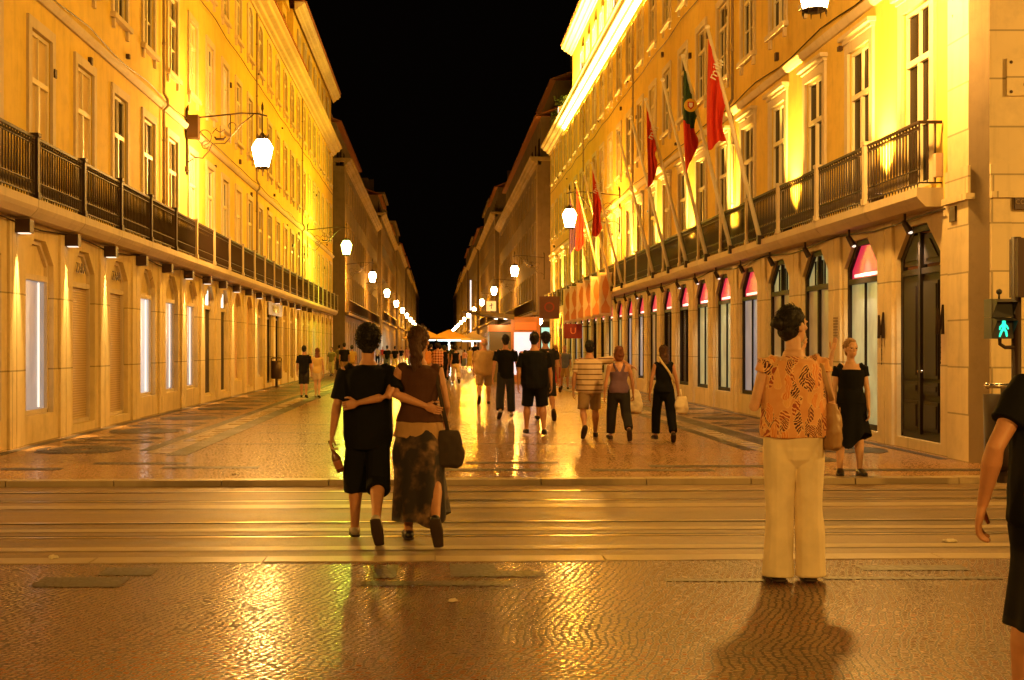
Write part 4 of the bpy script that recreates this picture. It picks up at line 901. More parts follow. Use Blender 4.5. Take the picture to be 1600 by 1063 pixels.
def opening(s, P, root, u, kind, z0, ga, gh, gd):
    """what fills one ground floor arch"""
    outl = lambda e=0: hole_outline(u-ga/2+e, u+ga/2-e, z0+e, gh-e, 'cham', RS[s])
    zt = 2.56; sp_ = gh-RS[s]
    def frame_of(m, name, bars=True, thick=.07):
        g = MB(); o, i = outl(.003), hole_outline(u-ga/2+thick, u+ga/2-thick, z0+thick, gh-thick, 'cham', RS[s]*.9)
        for k in range(len(o)-1):
            a, b, c, e = o[k], o[k+1], i[k+1], i[k]
            g.add([P(q[0],gd-.1,q[1]) for q in (a,b,c,e)]+[P(q[0],gd-.03,q[1]) for q in (a,b,c,e)], [(0,1,2,3),(4,7,6,5),(0,4,5,1),(1,5,6,2),(2,6,7,3),(3,7,4,0)])
        bx(g, P, u-ga/2+thick, u+ga/2-thick, gd-.1, gd-.03, z0+.003, z0+thick)
        if bars: bx(g, P, u-ga/2+thick, u+ga/2-thick, gd-.12, gd-.03, zt, zt+.09)
        return put(name, g, M[m], root)
    def panel(name, m, a, b, par, d=None, w=ga-.1):
        g = MB(); bx(g, P, u-w/2, u+w/2, (d or gd-.05), (d or gd-.05)+.02, a, b); return put(name, g, M[m], par)
    def lun(m, par, d=gd-.045, name='fanlight'):
        g = MB(); o = [(a,b) for a, b in outl(.03)[1:-1]]; o = [(o[0][0], zt+.05)]+o+[(o[-1][0], zt+.05)]
        g.add([P(a,d,b) for a, b in o], [tuple(range(len(o)))]); return put(name, g, M[m], par)
    if kind in ('disp','disp_white','disp_red','disp_green'):
        f = frame_of('stone' if s < 0 else 'wood', 'shop_window'); panel('pane', kind, z0+.05, zt, f); 
        lun('pier_l' if s < 0 else kind, f)
        if kind in ('disp','disp_white') :
            g = MB(); bx(g, P, u+ga*.22, u+ga*.25, gd-.07, gd-.052, z0+.1, zt-.02); put('strip_light', g, M['white_glow'], f)
    elif kind == 'shutter':
        f = frame_of('stone', 'shop_entrance'); panel('roller_shutter', 'shutter', z0+.05, zt, f); lun('pier_l', f)
    elif kind == 'pink_panel':
        f = frame_of('pier_l', 'shop_entrance', bars=False); panel('door_leaf', 'pink_panel', z0+.05, sp_-.02, f)
        g = MB(); o = outl(.03)[1:-1]; g.add([P(a,gd-.045,b) for a, b in [(o[0][0],sp_-.04)]+o+[(o[-1][0],sp_-.04)]], [tuple(range(len(o)+2))]); put('fanlight', g, M['pier_l'], f)
    elif kind == 'signdoor':
        f = frame_of('pier_l', 'shop_entrance'); panel('door_leaf', 'wood', z0+.05, zt, f); g = MB()
        bx(g, P, u-.34, u+.34, gd-.09, gd-.05, zt+.12, zt+.52); sg = put('lit_sign', g, M['sign_white'], f)
        g = MB(); g.ell(P(u,gd-.095,zt+.46), (.01,.09,.05), 8, 6); bx(g, P, u-.09, u+.09, gd-.1, gd-.09, zt+.44, zt+.53); put('emblem', g, M['plastic_black'], sg)
    elif kind == 'darkdoor':
        f = frame_of('wood', 'shop_entrance'); panel('door_leaf', 'glass', z0+.05, zt, f); lun('glass', f)
    elif kind == 'pink':
        f = frame_of('wood', 'shop_window', True, .09); panel('pane', ('disp_green' if u < 6 else ('disp','disp_red','glass','disp_green')[int(u*1.3)%4]), z0+.05, zt, f, w=ga-.14); lun('pink_glow', f)
        g = MB(); bx(g, P, u-ga*.36, u+ga*.36, gd-.06, gd-.05, zt+.12, zt+.17); put('strip_light', g, M['white_glow'], f)
        g = MB(); bx(g, P, u-.012, u+.012, gd-.09, gd-.045, z0+.06, zt); put('glazing_bar', g, M['wood'], f)
    elif kind == 'dark':
        f = frame_of('wood', 'shop_window', True, .09); panel('pane', 'disp_red', z0+.05, zt, f, w=ga-.14); lun('disp_green', f)
        g = MB(); bx(g, P, u-.03, u+.03, gd-.11, gd-.045, z0+.06, gh-.1); put('glazing_bar', g, M['wood'], f)
        for q in (-.3,-.15,.15,.3):
            g = MB(); bx(g, P, u+q-.008, u+q+.008, gd-.08, gd-.05, zt+.09, gh-.18); put('glazing_bar', g, M['wood'], f)
    elif kind == 'door':
        f = frame_of('wood', 'door', True, .1)
        for q in (-1, 1):
            g = MB(); a, b = sorted((u+q*.015, u+q*(ga/2-.1)))
            bx(g, P, a, b, gd-.09, gd-.04, z0+.1, zt)
            for za, zb in ((.3,.72),(.82,1.0),(1.05,2.45)):
                bx(g, P, a+.1, b-.1, gd-.12, gd-.085, za, zb); bx(g, P, a+.14, b-.14, gd-.135, gd-.12, za+.05, zb-.05)
            o = put('door_leaf', g, M['wood'], f)
            g = MB(); g.ell(P(u+q*.06, gd-.13, 1.15), (.02,.02,.02), 8, 6); put('handle', g, M['chrome'], o)
            g = MB(); c1 = [(u+q*.06, zt+.14), (u+q*(ga/2-.14), zt+.14), (u+q*(ga/2-.15), sp_-.02), (u+q*(ga*.22), gh-.14), (u+q*.06, gh-.14)]
            prism(g, P, c1, gd-.09, gd-.05); c2 = [(u+q*.14, zt+.22), (u+q*(ga/2-.22), zt+.22), (u+q*(ga/2-.23), sp_-.06), (u+q*(ga*.18), gh-.22), (u+q*.14, gh-.22)]
            prism(g, P, c2, gd-.11, gd-.09); put('fanlight', g, M['wood'], f)
        g = MB(); bx(g, P, u-.04, u+.04, gd-.14, gd-.03, z0+.08, gh-.12); put('centre_post', g, M['wood'], f)
    return f
KL = ['disp','disp','shutter','shutter','disp_white','disp','disp','signdoor','signdoor','pink_panel','pink_panel','disp_red','darkdoor','darkdoor','shutter','shutter','pink_panel','shutter','shutter','disp_white','pink_panel','shutter','pink_panel','shutter']
KR = ['door','pink','dark','dark']+['pink']*20
for i, u in enumerate(usL): opening(-1, PL, BL, u, KL[i], .44 if i in GSILL[-1] else .16, *gL)
for i, u in enumerate(usR): opening(1, PR, BR, u, KR[i], .44 if i in GSILL[1] else .16, *gR)
# lettering in the two shuttered fanlights, the shop sign board further on
for k in (2, 3):
    me = textmesh('ZARA', .26); put('lettering', me, M['iron_br'], BL, PL(usL[k], .055, 2.9), rot=(R(90),0,R(90)))
g = MB(); bx(g, PL, usL[12]-.9, usL[13]+.9, -.09, -.048, 2.72, 3.2); sb = put('sign_board', g, M['iron_br'], BL)
put('lettering', textmesh('GARDENIA', .42), M['white_print'], sb, PL((usL[12]+usL[13])/2, -.1, 2.95), rot=(R(90),0,R(90)))

# square downlights on the left piers, three of every few lit
LIT = {1,2,3,6,7,9,11,13,16}
for i, u in enumerate(edL[1:19], 1):
    g = MB(); y = 17.3+u; o = empty('wall_lamp', (-XL, y, 3.2), 0, None, 'wall lamp', 'square downlights on the left piers')
    o['label'] = ('lit' if i in LIT else 'unlit')+' brown cube lamp on the left arcade, pier number %d from the camera' % i
    bx(g, PL, -.1, .1, -.27, -.05, .0, .2); put('housing', g, M['iron_br'], o)
    if i in LIT:
        g = MB(); bx(g, PL, -.07, .07, -.24, -.08, -.012, .0); put('lens', g, M['white_glow'], o)
        light('SPOT', (.12, 0, -.03), 110, (1,.62,.2), o, .02, aim=(.05, 0, -3.2), spot=26, blend=1)
# black spotlights under the right balcony
for i, u in enumerate(edR[1:20], 1):
    y = 17.4+u-1.3; on = i in (1,2,6,7,8,11,14)
    o = empty('spotlight', (XR-.18, y, 3.44), 0, None, 'spotlight', 'black spotlights under the right balcony')
    o['label'] = ('lit' if on else 'unlit')+' black spotlight hanging under the balcony above ground floor arch %d from the right corner' % i
    g = MB(); g.tube([(0,0,0),(0,0,-.12)], .02, 6); put('bracket', g, M['iron'], o)
    g = MB(); g.tube([(-.03,0,-.1),(.0,-.0,-.14),(.06,-.04,-.27)], [.032,.044,.052], 10, ref=(0,1,0)); put('housing', g, M['iron'], o)
    if on:
        g = MB(); g.ell((.065,-.043,-.275), (.036,.036,.022), 10, 6); put('lens', g, M['white_glow'], o, smooth=True)
        light('SPOT', (.075,-.05,-.31), 13, (1,.74,.42), o, .03, aim=(.25,-.02,-2.6), spot=95, blend=1)
# floodlights on the right balcony, washing the wall between the windows
for i in range(12):
    k = 2*i+1; y = 17.4+edR[k] if k < len(edR) else None
    if y is None or y > 80: break
    o = empty('floodlight', (XR-.16, y, 3.72), 0, None, 'floodlight', 'floodlights on the right balcony')
    o['label'] = 'bright floodlight on the right balcony between windows %d and %d from the corner' % (k, k+1)
    g = MB(); bx(g, PR, -.16, .16, -.12, .05, .0, .14); put('housing', g, M['iron'], o)
    g = MB(); bx(g, PR, -.13, .13, -.1, .03, .14, .152); put('lens', g, M['white_glow'], o)
    light('SPOT', (-.12, 0, .2), 820, (1,.58,.10), o, .06, aim=(.16, 0, 2.6), spot=72, blend=1, name='flood_light')

# right corner: pilaster, quoin, side street wall, band
y0 = 17.4
g = MB()
bx(g, PR, .06, .78, -.07, .0, 0, 13.2); put('corner_pilaster', g, M['corner'], BR)
g = MB(); g.add([(.0-.0,.0,0),(-.07,.06,0),(-.07,.06,13.2),(0,0,13.2),(.13,-.11,0),(.13,-.11,13.2)], [(0,1,2,3),(0,3,5,4)]); put('corner_chamfer', g, M['stone_d'], BR)  # shading of the rounded corner put into a darker stone colour
g = MB(); g.quad((.13,-.11,0),(45,-.11,0),(45,-.11,13.3),(.13,-.11,13.3)); put('side_wall', g, M['corner'], BR)
g = MB(); bx(g, PR, .0, .85, -.13, .0, 3.42, 3.50); g.box(.13,45,-.20,-.11,3.42,3.5); g.box(.13,45,-.16,-.11,3.50,3.86); bx(g, PR, .0, .8, -.10, -.07, 3.50, 3.86); g.box(.13,45,-.2,-.11,6.95,7.12); g.box(-.4,45,-.5,-.11,13.3,13.76); put('side_band', g, M['corner'], BR)
g = MB(); g.box(.13,45,-.17,-.11,0,.9); g.box(.14,.4,-.15,-.11,.9,3.42); put('side_plinth', g, M['corner'], BR)
# plaques and nameplates on the corner
o = empty('stone_plaque', (XR+.34+.3, y0-.115, 4.97), 0, 'pale square stone plaque with four bolts on the side street wall', 'plaque')
g = MB(); g.box(-.3,.5,-.04,0,-.24,.24); put('slab', g, M['corner'], o)
for a in (-.25,.45):
    for b in (-.19,.19): g = MB(); g.ell((a,-.045,b), (.022,.01,.022), 8, 6); put('bolt', g, M['iron_br'], o)
put('lettering', textmesh('CONSELHO', .075, .002), M['stone_d'], o, (.1,-.043,-.10), rot=(R(90),0,0))
o = empty('street_sign', (XR+.42, y0-.165, 3.36), 0, 'dark carved street name plate under the band of the corner wall', 'street sign')
g = MB(); g.box(.0,.5,-.03,0,-.09,.09); put('plate', g, M['iron_br'], o); put('lettering', textmesh('CONCEIÇÃO', .085, .003), M['stone_d'], o, (.26,-.033,0), rot=(R(90),0,0))
g = MB(); g.box(-.025,0,.0,.2,-.1,.1)
tag(put('street_sign', g, M['iron_br'], None, (XR-.075, 17.85, 3.28)), 'small plain brown plate on the corner pilaster below the balcony band', 'street sign')
g = MB(); g.box(-.1,0,.0,.12,-.16,.16)
tag(put('junction_box', g, M['pink_panel'], None, (XR-.1, 18.25, 3.98)), 'small pale electrical box on the wall beside the end of the balcony', 'electrical box')
# black M shaped shop emblems on the two piers beside the door
def emblem(y, z, lb):
    o = empty('shop_emblem', (XR-.055, y, z), 0, lb, 'emblem', 'black M emblems beside the dark door'); a = .016
    g = MB()
    for p, q in (((-.13,-.19),(-.11,.21)), ((-.11,.21),(0,-.14)), ((0,-.14),(.10,.17)), ((.10,.17),(.13,-.19)), ((-.105,.0),(-.09,-.19)), ((.09,.0),(.08,-.19))):
        g.tube([(-.03,p[0],p[1]),(-.03,q[0],q[1])], a, 6)
    put('letter', g, M['iron'], o); g = MB()
    g.tube([(-.02,0,-.14),(-.02,0,-.55)], .006, 5)
    for k in range(5): g.ell((-.02,0,-.3-.07*k), (.008,.013,.022), 6, 5)
    put('pendant', g, M['iron'], o)
emblem(20.85, 1.83, 'black metal M emblem with pendant on the pier left of the dark double door')
emblem(18.42, 1.87, 'black metal M emblem on the pier right of the dark double door')
g = MB()
for k in range(8): g.box(-.02,0,-.1,.1,-.02+.05*k,.012+.05*k)
tag(put('vent_grille', g, M['stone_d'], None, (XR-.05, 23.3, 1.66)), 'narrow slotted vent on the pier between the two nearest magenta and dark arches', 'vent')

# drainpipes and cables along the fronts
for s_, P_, B_, eds in ((-1, PL, BL, edL), (1, PR, BR, edR)):
    for k in (5, 11, 17):
        g = MB(); u = eds[k]
        g.tube([P_(u,-.07,3.75), P_(u,-.07,6.9), P_(u,-.16,7.0), P_(u,-.16,7.15), P_(u,-.07,7.3), P_(u,-.07,13.1)], .034, 8)
        for z in (4.8,6.2,8.4,10.2,12): g.tube([P_(u,-.07,z), P_(u,-.07,z+.06)], .045, 8)
        put('drainpipe', g, M['stone_d'], B_, smooth=True)
    for zz, dd in ((7.22, 0.0), (3.40, .7), (10.75, 1.3)):
        g = MB(); n = 64; pts = [P_(.9+(eds[-1]-1)*i/n, -.06, zz+.03*math.sin(i*1.3+dd)-.05*abs(math.sin(i*.55+dd))) for i in range(n+1)]
        g.tube(pts, .013, 5); put('cable', g, M['iron'], B_)
    g = MB()
    for i in range(26): u = eds[1]+i*2.3+random.uniform(-.4,.4); z = random.choice((5.9,6.6,7.35,9.4,10.4,11.1)); bx(g, P_, u, u+.12, -.07, .0, z, z+random.uniform(.05,.16))
    o = put('wall_fittings', g, M['iron_br'], B_); o['kind'] = 'stuff'
# roofs and attics
g = MB(); PA = lambda u, d, z: (-d, u, z)
for a, b in ((0,41),):
    cell(g, PL, a, b, 13.75, 16.9)
g2 = MB(); g2.quad(PL(0,.7,13.7), PL(43,.7,13.7), PL(43,.7,17.2), PL(0,.7,17.2)); g2.quad(PL(43,.1,13.7), PL(64.7,.1,13.7), PL(64.7,.1,16.7), PL(43,.1,16.7)); g2.quad(PL(43,.7,13.7), PL(43,.1,13.7), PL(43,.1,16.7), PL(43,.7,16.7))
g2.quad(PL(64.7,.1,13.7), PL(64.7,8,13.7), PL(64.7,8,19.2), PL(64.7,.1,16.7)); g2.quad(PL(14,1.5,16.7), PL(64.7,1.5,16.7), PL(64.7,1.5,19.6), PL(14,1.5,19.6)); g2.quad(PL(0,.7,17.2), PL(64.7,.7,17.2), PL(64.7,1.6,17.2), PL(0,1.6,17.2))
put('attic_wall', g2, M['wall_l'], BL)
g = MB(); cornice(g, PL, 42.5, 65.2, 16.5, [(d*.8, q*.7) for d, q in CORN]); put('attic_cornice', g, M['stone'], BL)
g = MB(); tile_eave(g, PL, -.3, 43, -.52, .7, 13.82, 14.35); put('roof', g, M['tile'], BL)
g = MB(); tile_eave(g, PL, 43, 65.2, -.42, 1.5, 17.0, 17.9); put('roof', g, M['tile'], BL)
g = MB(); tile_eave(g, PL, 12, 65.2, .75, 4.5, 19.6, 21.2); put('roof', g, M['tile'], BL)
wp = None
for k in range(8):
    u = 4+k*5.0
    if u > 40: break
    if wp is None:
        wp = put('dormer', MB(), M['wall_l'], BL, PL(u,0,14.1)); g = MB()
        bx(g, PL, -.75, -.5, .05, 1.3, 0, 1.7); bx(g, PL, .5, .75, .05, 1.3, 0, 1.7); bx(g, PL, -.5, .5, .05, 1.3, 1.35, 1.7); bx(g, PL, -.5, .5, .3, .33, 0, 1.35)
        prism(g, PL, [(-.9,1.7),(.9,1.7),(0,2.25)], -.08, 1.3); me = g.mesh('dormer'); me.materials.append(M['wall_l']); wp.data = me
        g = MB(); bx(g, PL, -.5, .5, .18, .2, .05, 1.3); put('pane', g, M['glass'], wp)
    else: clone(wp, BL, PL(u,0,14.1))
aw = None
for k in range(7):
    u = 45+k*2.8
    aw = window_proto(-1, .9, 1.5, 'rect', 0, .03, 'glass', parent=BL, loc=PL(u,.06,14.5), simple=True, sill=False) if aw is None else clone(aw, BL, PL(u,.06,14.5))
for k in range(9): clone(aw, BL, PL(22+k*4.6,1.46,17.4))
# right attic, floodlit from the gutter; terrace with plants beyond
g2 = MB(); g2.quad(PR(0,.35,13.7), PR(54.6,.35,13.7), PR(54.6,.35,17.3), PR(0,.35,17.3)); g2.quad(PR(54.6,.35,13.7), PR(54.6,9,13.7), PR(54.6,9,17.3), PR(54.6,.35,17.3))
g2.quad(PR(54.6,3.2,13.7), PR(64.2,3.2,13.7), PR(64.2,3.2,16.6), PR(54.6,3.2,16.6)); g2.quad(PR(64.2,3.2,13.7), PR(64.2,9,13.7), PR(64.2,9,16.6), PR(64.2,3.2,16.6))
put('attic_wall', g2, M['wall_r'], BR)
g = MB(); cornice(g, PR, -.3, 55.0, 17.2, [(d*1.0+.35, q*.8) for d, q in CORN]); put('attic_cornice', g, M['stone'], BR)
g = MB(); tile_eave(g, PR, -.3, 55, -.2, 3, 17.7, 18.9); put('roof', g, M['tile'], BR)
g = MB(); tile_eave(g, PR, 54.8, 64.4, 2.7, 6, 16.7, 17.6); put('roof', g, M['tile'], BR)
aw = None
for k in range(19):
    u = us = usR[k]
    aw = window_proto(1, 1.0, 1.9, 'rect', 0, .03, 'glass', parent=BR, loc=PR(u,.31,14.3), simple=True) if aw is None else clone(aw, BR, PR(u,.31,14.3))
fx = empty('strip_floodlight', (XR-.02, y0+27, 13.78), 0, 'long strip floodlight along the gutter of the right building', 'floodlight')
g = MB(); bx(g, lambda u,d,z: (d,u,z), -27, 27, -.1, .0, 0, .08); put('housing', g, M['iron'], fx)
light('AREA', (-.05,0,.1), 2500, (1,.60,.10), fx, .08, aim=(.22,0,1.6), name='strip_light', sx=54)
fx = empty('strip_floodlight', (XR-.1, y0+31, 12.98), 0, 'added strip floodlight brightening the main cornice of the right building', 'floodlight')  # added fixture, only there to brighten the cornice from below
g = MB(); bx(g, lambda u,d,z: (d,u,z), -24, 24, -.06, .02, -.06, 0); put('housing', g, M['wall_r'], fx)
light('AREA', (-.03,0,.012), 500, (1,.60,.10), fx, .05, aim=(-.12,0,1), name='strip_light', sx=48)
for k in range(5):
    X, Y, Z = XR+.1+random.random()*.3, 73.2+k*1.7, 13.78
    o = empty('potted_plant', (X, Y, Z), 0, ('leafy','tall leafy','low bushy','sparse','dark bushy')[k]+' potted plant, number %d along the right roof terrace from the bright attic' % (k+1), 'plant', 'plants on the right roof terrace')
    g = MB(); g.tube([(0,0,0),(0,0,.35)], [.16,.2], 10); put('pot', g, M['tile'], o)
    g = MB()
    for j in range(240):
        a = random.random()*6.28; r = random.random()**.5*.5; z = .4+random.random()*(1.0+.3*(k%3)); p = Vector((math.cos(a)*r*.8, math.sin(a)*r, z)); d = Vector((random.uniform(-1,1),random.uniform(-1,1),random.uniform(-.6,1))).normalized()*.09; e = d.cross(Vector((random.random(),.3,.5))).normalized()*.04
        g.add([p-d, p+e, p+d, p-e], [(0,1,2,3)])
    put('foliage', g, mat('potted plant leaves', (.06,.09,.02), .6), o)

# ------------------------------------------------------------------ houses further down the street
def far_building(s, label, y0, y1, nb, wallm, H, atts, detail=True, stonem='stone_d'):
    XF = XL if s < 0 else XR
    root = empty('town_house', (s*XF, y0, 0), 0, label, 'building', None); P = lambda u, d, z: (s*d, u, z)
    Lr = y1-y0; bay = Lr/nb; us = [bay*(i+.5) for i in range(nb)]
    k = H/13.3; g = MB(); gf = MB()
    for i, u in enumerate(us):
        a, b = bay*i, bay*(i+1)
        cell(gf, P, a, b, 0, 3.6*k, (u-.62, u+.62, .15, 3.2*k, 'cham', .4), .2)
        for z0, z1, c, d, w_ in ((3.6*k,7*k,3.9*k,6.3*k,1.05),(7*k,10.4*k,7.8*k,9.7*k,1.0),(10.4*k,H,11.0*k,12.6*k,1.0)): cell(g, P, a, b, z0, z1, (u-w_/2, u+w_/2, c, d, 'rect', 0), .18)
    for y in (0, Lr): g.quad(P(y,0,0), P(y,30,0), P(y,30,H), P(y,0,H))
    g.quad(P(0,.5,0), P(Lr,.5,0), P(Lr,.5,H), P(0,.5,H)); g.quad(P(0,0,H), P(Lr,0,H), P(Lr,10,H), P(0,10,H))
    put('wall', g, M[wallm], root); put('ground_floor', gf, M[stonem], root)
    g = MB(); cornice(g, P, -.4, Lr+.4, H-.05, CORN); g.box(s*0, s*30, -.45, .0, H-.05+.3, H+.5) ; put('cornice', g, M[stonem], root)
    g = MB(); bx(g, P, 0, .6, -.06, 0, 0, H-.06); bx(g, P, Lr-.6, Lr, -.06, 0, 0, H-.06); bx(g, P, 0, Lr, -.3, 0, 3.55*k, 3.72*k); put('pilaster', g, M[stonem], root)
    if detail:
        g = MB(); bx(g, P, .7, Lr-.7, -.29, -.26, 4.55*k, 4.6*k); bx(g, P, .7, Lr-.7, -.285, -.265, 3.8*k, 3.83*k)
        for j in range(int((Lr-1.4)/.22)): u = .7+j*.22; g.tube([P(u,-.275,3.72*k), P(u,-.275,4.57*k)], .014, 4, caps=False)
        put('railing', g, M['iron'], root)
    ws = {}
    for li, (c, d, w_) in enumerate(((3.9*k,6.3*k,1.05),(7.8*k,9.7*k,1.0),(11.0*k,12.6*k,1.0))):
        for i, u in enumerate(us):
            pn = 'pale_window' if (i*3+li*5+int(y0)) % 7 == 0 else 'glass'
            if (li, pn) in ws: clone(ws[(li,pn)], root, P(u,0,c))
            elif detail: ws[(li,pn)] = window_proto(s, w_, d-c, 'rect', 0, .18, pn, 'x', frame='pale_window', stone=stonem, parent=root, loc=P(u,0,c), simple=True)
            else:
                g = MB(); bx(g, P, -w_/2, w_/2, .12, .15, 0, d-c); ws[(li,pn)] = put('window', g, M[pn], root, P(u,0,c))
    sh = {}
    for i, u in enumerate(us):
        kd = random.choice(['glass','disp_red','disp_green','wood','disp_red','shutter'] if y0 < 300 else ['disp_red','disp_green'])
        if kd in sh: c = sh[kd].copy(); COL.objects.link(c); c.parent = root; c.location = P(u,0,0)
        else: g = MB(); bx(g, P, -.6, .6, .14, .17, .16, 3.1*k); sh[kd] = put('shop_front', g, M[kd], root, P(u,0,0))
    for (a, b, d, z, rf) in atts:                 # attic blocks: from, to (fractions), setback, height, tiled or not
        g = MB(); u0, u1 = a*Lr, b*Lr; bx(g, P, u0, u1, d, 9, H, H+z); put('attic_wall', g, M[wallm], root)
        g = MB()
        if rf: tile_eave(g, P, u0-.2, u1+.2, d-.35, d+3, H+z+.05, H+z+1.3, .35)
        else: bx(g, P, u0-.2, u1+.2, d-.3, d+5, H+z, H+z+.3)
        put('roof', g, M['tile' if rf else stonem], root)
        n = max(1, int((u1-u0)/3.2))
        for i in range(n):
            u = u0+(i+.5)*(u1-u0)/n; g = MB(); bx(g, P, -.45, .45, d-.03, d-.005, H+.5, H+min(z-.3,2.0)); put('window', g, M['glass'], root, P(u,0,0))
        g = MB(); bx(g, P, u0+1, u0+1.9, d+1.2, d+2, H+z, H+z+2.1); put('chimney', g, M[wallm], root)
    return root
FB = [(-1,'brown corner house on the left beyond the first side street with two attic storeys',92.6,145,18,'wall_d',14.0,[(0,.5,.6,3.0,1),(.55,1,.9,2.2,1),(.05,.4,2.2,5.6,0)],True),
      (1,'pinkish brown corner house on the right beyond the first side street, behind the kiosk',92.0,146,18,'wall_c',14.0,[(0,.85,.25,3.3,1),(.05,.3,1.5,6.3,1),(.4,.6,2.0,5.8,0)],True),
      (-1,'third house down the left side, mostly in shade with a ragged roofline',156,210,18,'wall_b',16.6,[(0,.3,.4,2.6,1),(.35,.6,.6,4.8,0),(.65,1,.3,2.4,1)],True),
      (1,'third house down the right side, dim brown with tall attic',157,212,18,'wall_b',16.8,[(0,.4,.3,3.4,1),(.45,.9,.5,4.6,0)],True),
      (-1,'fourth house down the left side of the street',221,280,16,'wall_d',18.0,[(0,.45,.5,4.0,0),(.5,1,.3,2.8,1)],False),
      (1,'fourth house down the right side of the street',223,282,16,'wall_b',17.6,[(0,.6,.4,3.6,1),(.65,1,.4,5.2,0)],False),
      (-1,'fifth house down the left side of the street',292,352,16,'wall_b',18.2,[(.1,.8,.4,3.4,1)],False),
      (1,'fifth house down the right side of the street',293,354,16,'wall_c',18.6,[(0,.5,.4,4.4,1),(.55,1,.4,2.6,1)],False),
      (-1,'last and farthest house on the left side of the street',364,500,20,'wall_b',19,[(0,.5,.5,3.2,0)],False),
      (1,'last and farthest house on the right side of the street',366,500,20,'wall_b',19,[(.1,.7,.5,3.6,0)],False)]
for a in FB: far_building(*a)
# ------------------------------------------------------------------ street lanterns on wall brackets
def lantern_bracket(glass, big_box):
    root = empty('street_lantern', (0,0,0)); z = 6.45; L = 1.92
    g = MB(); g.box(0,.05,-.05,.05,z-.5,z+1.0); g.tube([(.03,0,z-.5),(.03,0,z-.62)], [.05,.02], 6); g.tube([(.03,0,z+1.0),(.06,0,z+1.14)], [.05,.015], 6); put('wall_plate', g, M['iron'], root)
    if big_box: g = MB(); g.box(.06,.34,-.22,.1,z+.28,z+.86); put('control_box', g, M['iron_br'], root)
    g = MB(); pts = [(.05,0,z+.80),(.7,0,z+.86),(1.4,0,z+.93),(L-.12,0,z+.92),(L+.12,0,z+.86)]; g.tube(pts, .02, 8); put('arm', g, M['iron'], root, smooth=True)
    g = MB(); g.tube([(.05,0,z-.3),(.22,0,z-.18),(.42,0,z-.2),(.58,0,z-.02),(.66,0,z+.16),(.98,0,z+.17),(1.12,0,z+.32),(1.4,0,z+.66),(1.7,0,z+.9)], .015, 7)
    for cx, cz, r, a0, a1 in ((.45,z+.35,.22,-1.5,3.2),(.5,z+.12,.12,1.0,6.0),(1.15,z+.6,.12,-1,4.2)):
        g.tube([(cx+math.cos(a0+(a1-a0)*t/12)*r*(1-.035*t), 0, cz+math.sin(a0+(a1-a0)*t/12)*r*(1-.035*t)) for t in range(13)], .010, 6, ref=(0,1,0))
    g.tube([(.72,0,z+.34),(.76,0,z+.28),(.95,0,z+.27),(1.0,0,z+.34)], [.02,.035,.035,.02], 6, ref=(0,1,0))       # the little ship
    g.tube([(.86,0,z+.3),(.86,0,z+.62)], .01, 5); g.tube([(.74,0,z+.52),(.86,0,z+.45),(.98,0,z+.52)], .012, 5, ref=(0,1,0)); g.tube([(.66,0,z+.42),(.72,0,z+.5),(.78,0,z+.56)], .01, 5, ref=(0,1,0)); g.tube([(1.12,0,z+.17),(1.12,0,z+.9)], .014, 6)
    put('scrollwork', g, M['iron'], root, smooth=True)
    g = MB(); g.tube([(L,0,z+1.22),(L,0,z+1.12),(L,0,z+1.04),(L,0,z+.96),(L,0,z+.42)], [.004,.03,.034,.012,.012], 8); put('finial', g, M['iron'], root, smooth=True)
    g = MB(); g.tube([(L,0,z+.44),(L,0,z+.38),(L,0,z+.30),(L,0,z+.27)], [.03,.07,.13,.145], 12)
    for k in range(8): a = k*math.pi/4; g.tube([(L+math.cos(a)*.13,math.sin(a)*.13,z+.28),(L+math.cos(a)*.15,math.sin(a)*.15,z+.40)], [.02,.006], 5)
    put('crown', g, M['iron'], root)
    g = MB(); g.tube([(L,0,z+.27),(L,0,z+.06),(L,0,z-.42)], [.15,.27,.16], 8, caps=False); gl = put('glass', g, M[glass], root)
    g = MB()
    for k in range(8):
        a = k*math.pi/4; q = lambda r, zz: (L+math.cos(a)*r, math.sin(a)*r, zz); g.tube([q(.152,z+.27), q(.273,z+.06), q(.163,z-.42)], .009, 4)
    g.tube([(L,0,z-.42),(L,0,z-.44),(L,0,z-.47)], [.17,.17,.1], 8)
    for k in range(8): a = k*math.pi/4; g.tube([(L+math.cos(a)*.16,math.sin(a)*.16,z-.44),(L+math.cos(a)*.165,math.sin(a)*.165,z-.52)], [.012,.004], 4)
    put('glass_frame', g, M['iron'], root)
    return root, (L, 0, z-.12)
protoA, lpos = lantern_bracket('lg', True); protoB, _ = lantern_bracket('lg', False); protoG, _ = lantern_bracket('lg_green', False)
used = set()
def place_lantern(pr, s, Y, label, power, col=SOD):
    if pr.name in used: o = copy_tree(pr)
    else: o = pr; used.add(pr.name)
    o.location = ((XR if s > 0 else -XL), Y, 0); o.rotation_euler = (0,0,math.pi if s > 0 else 0)
    tag(o, label, 'street lantern', 'iron bracket lanterns along both facades')
    light('POINT', lpos, power, col, o, .24 if s > 0 and Y < 20 else .14); return o
ordn = ['nearest','second','third','fourth','fifth','sixth','seventh','eighth','ninth','tenth','eleventh','twelfth','thirteenth','fourteenth','fifteenth','sixteenth']
PW = 260
for i, Y in enumerate([33.75,65.7,93.0,121,150,178,206,236,266,297,328,360,392,424]):
    place_lantern(protoA if i == 0 else (protoG if i == 1 else protoB), -1, Y, ('glowing lantern on scrolled bracket with dark box, ' if i == 0 else ('greenish yellow glowing lantern, ' if i == 1 else 'glowing lantern, '))+ordn[i]+' on the left facades', PW*(1 if i < 4 else 1.6), (.62,.72,.05) if i == 1 else ((1,.46,.07) if i == 0 else SOD))
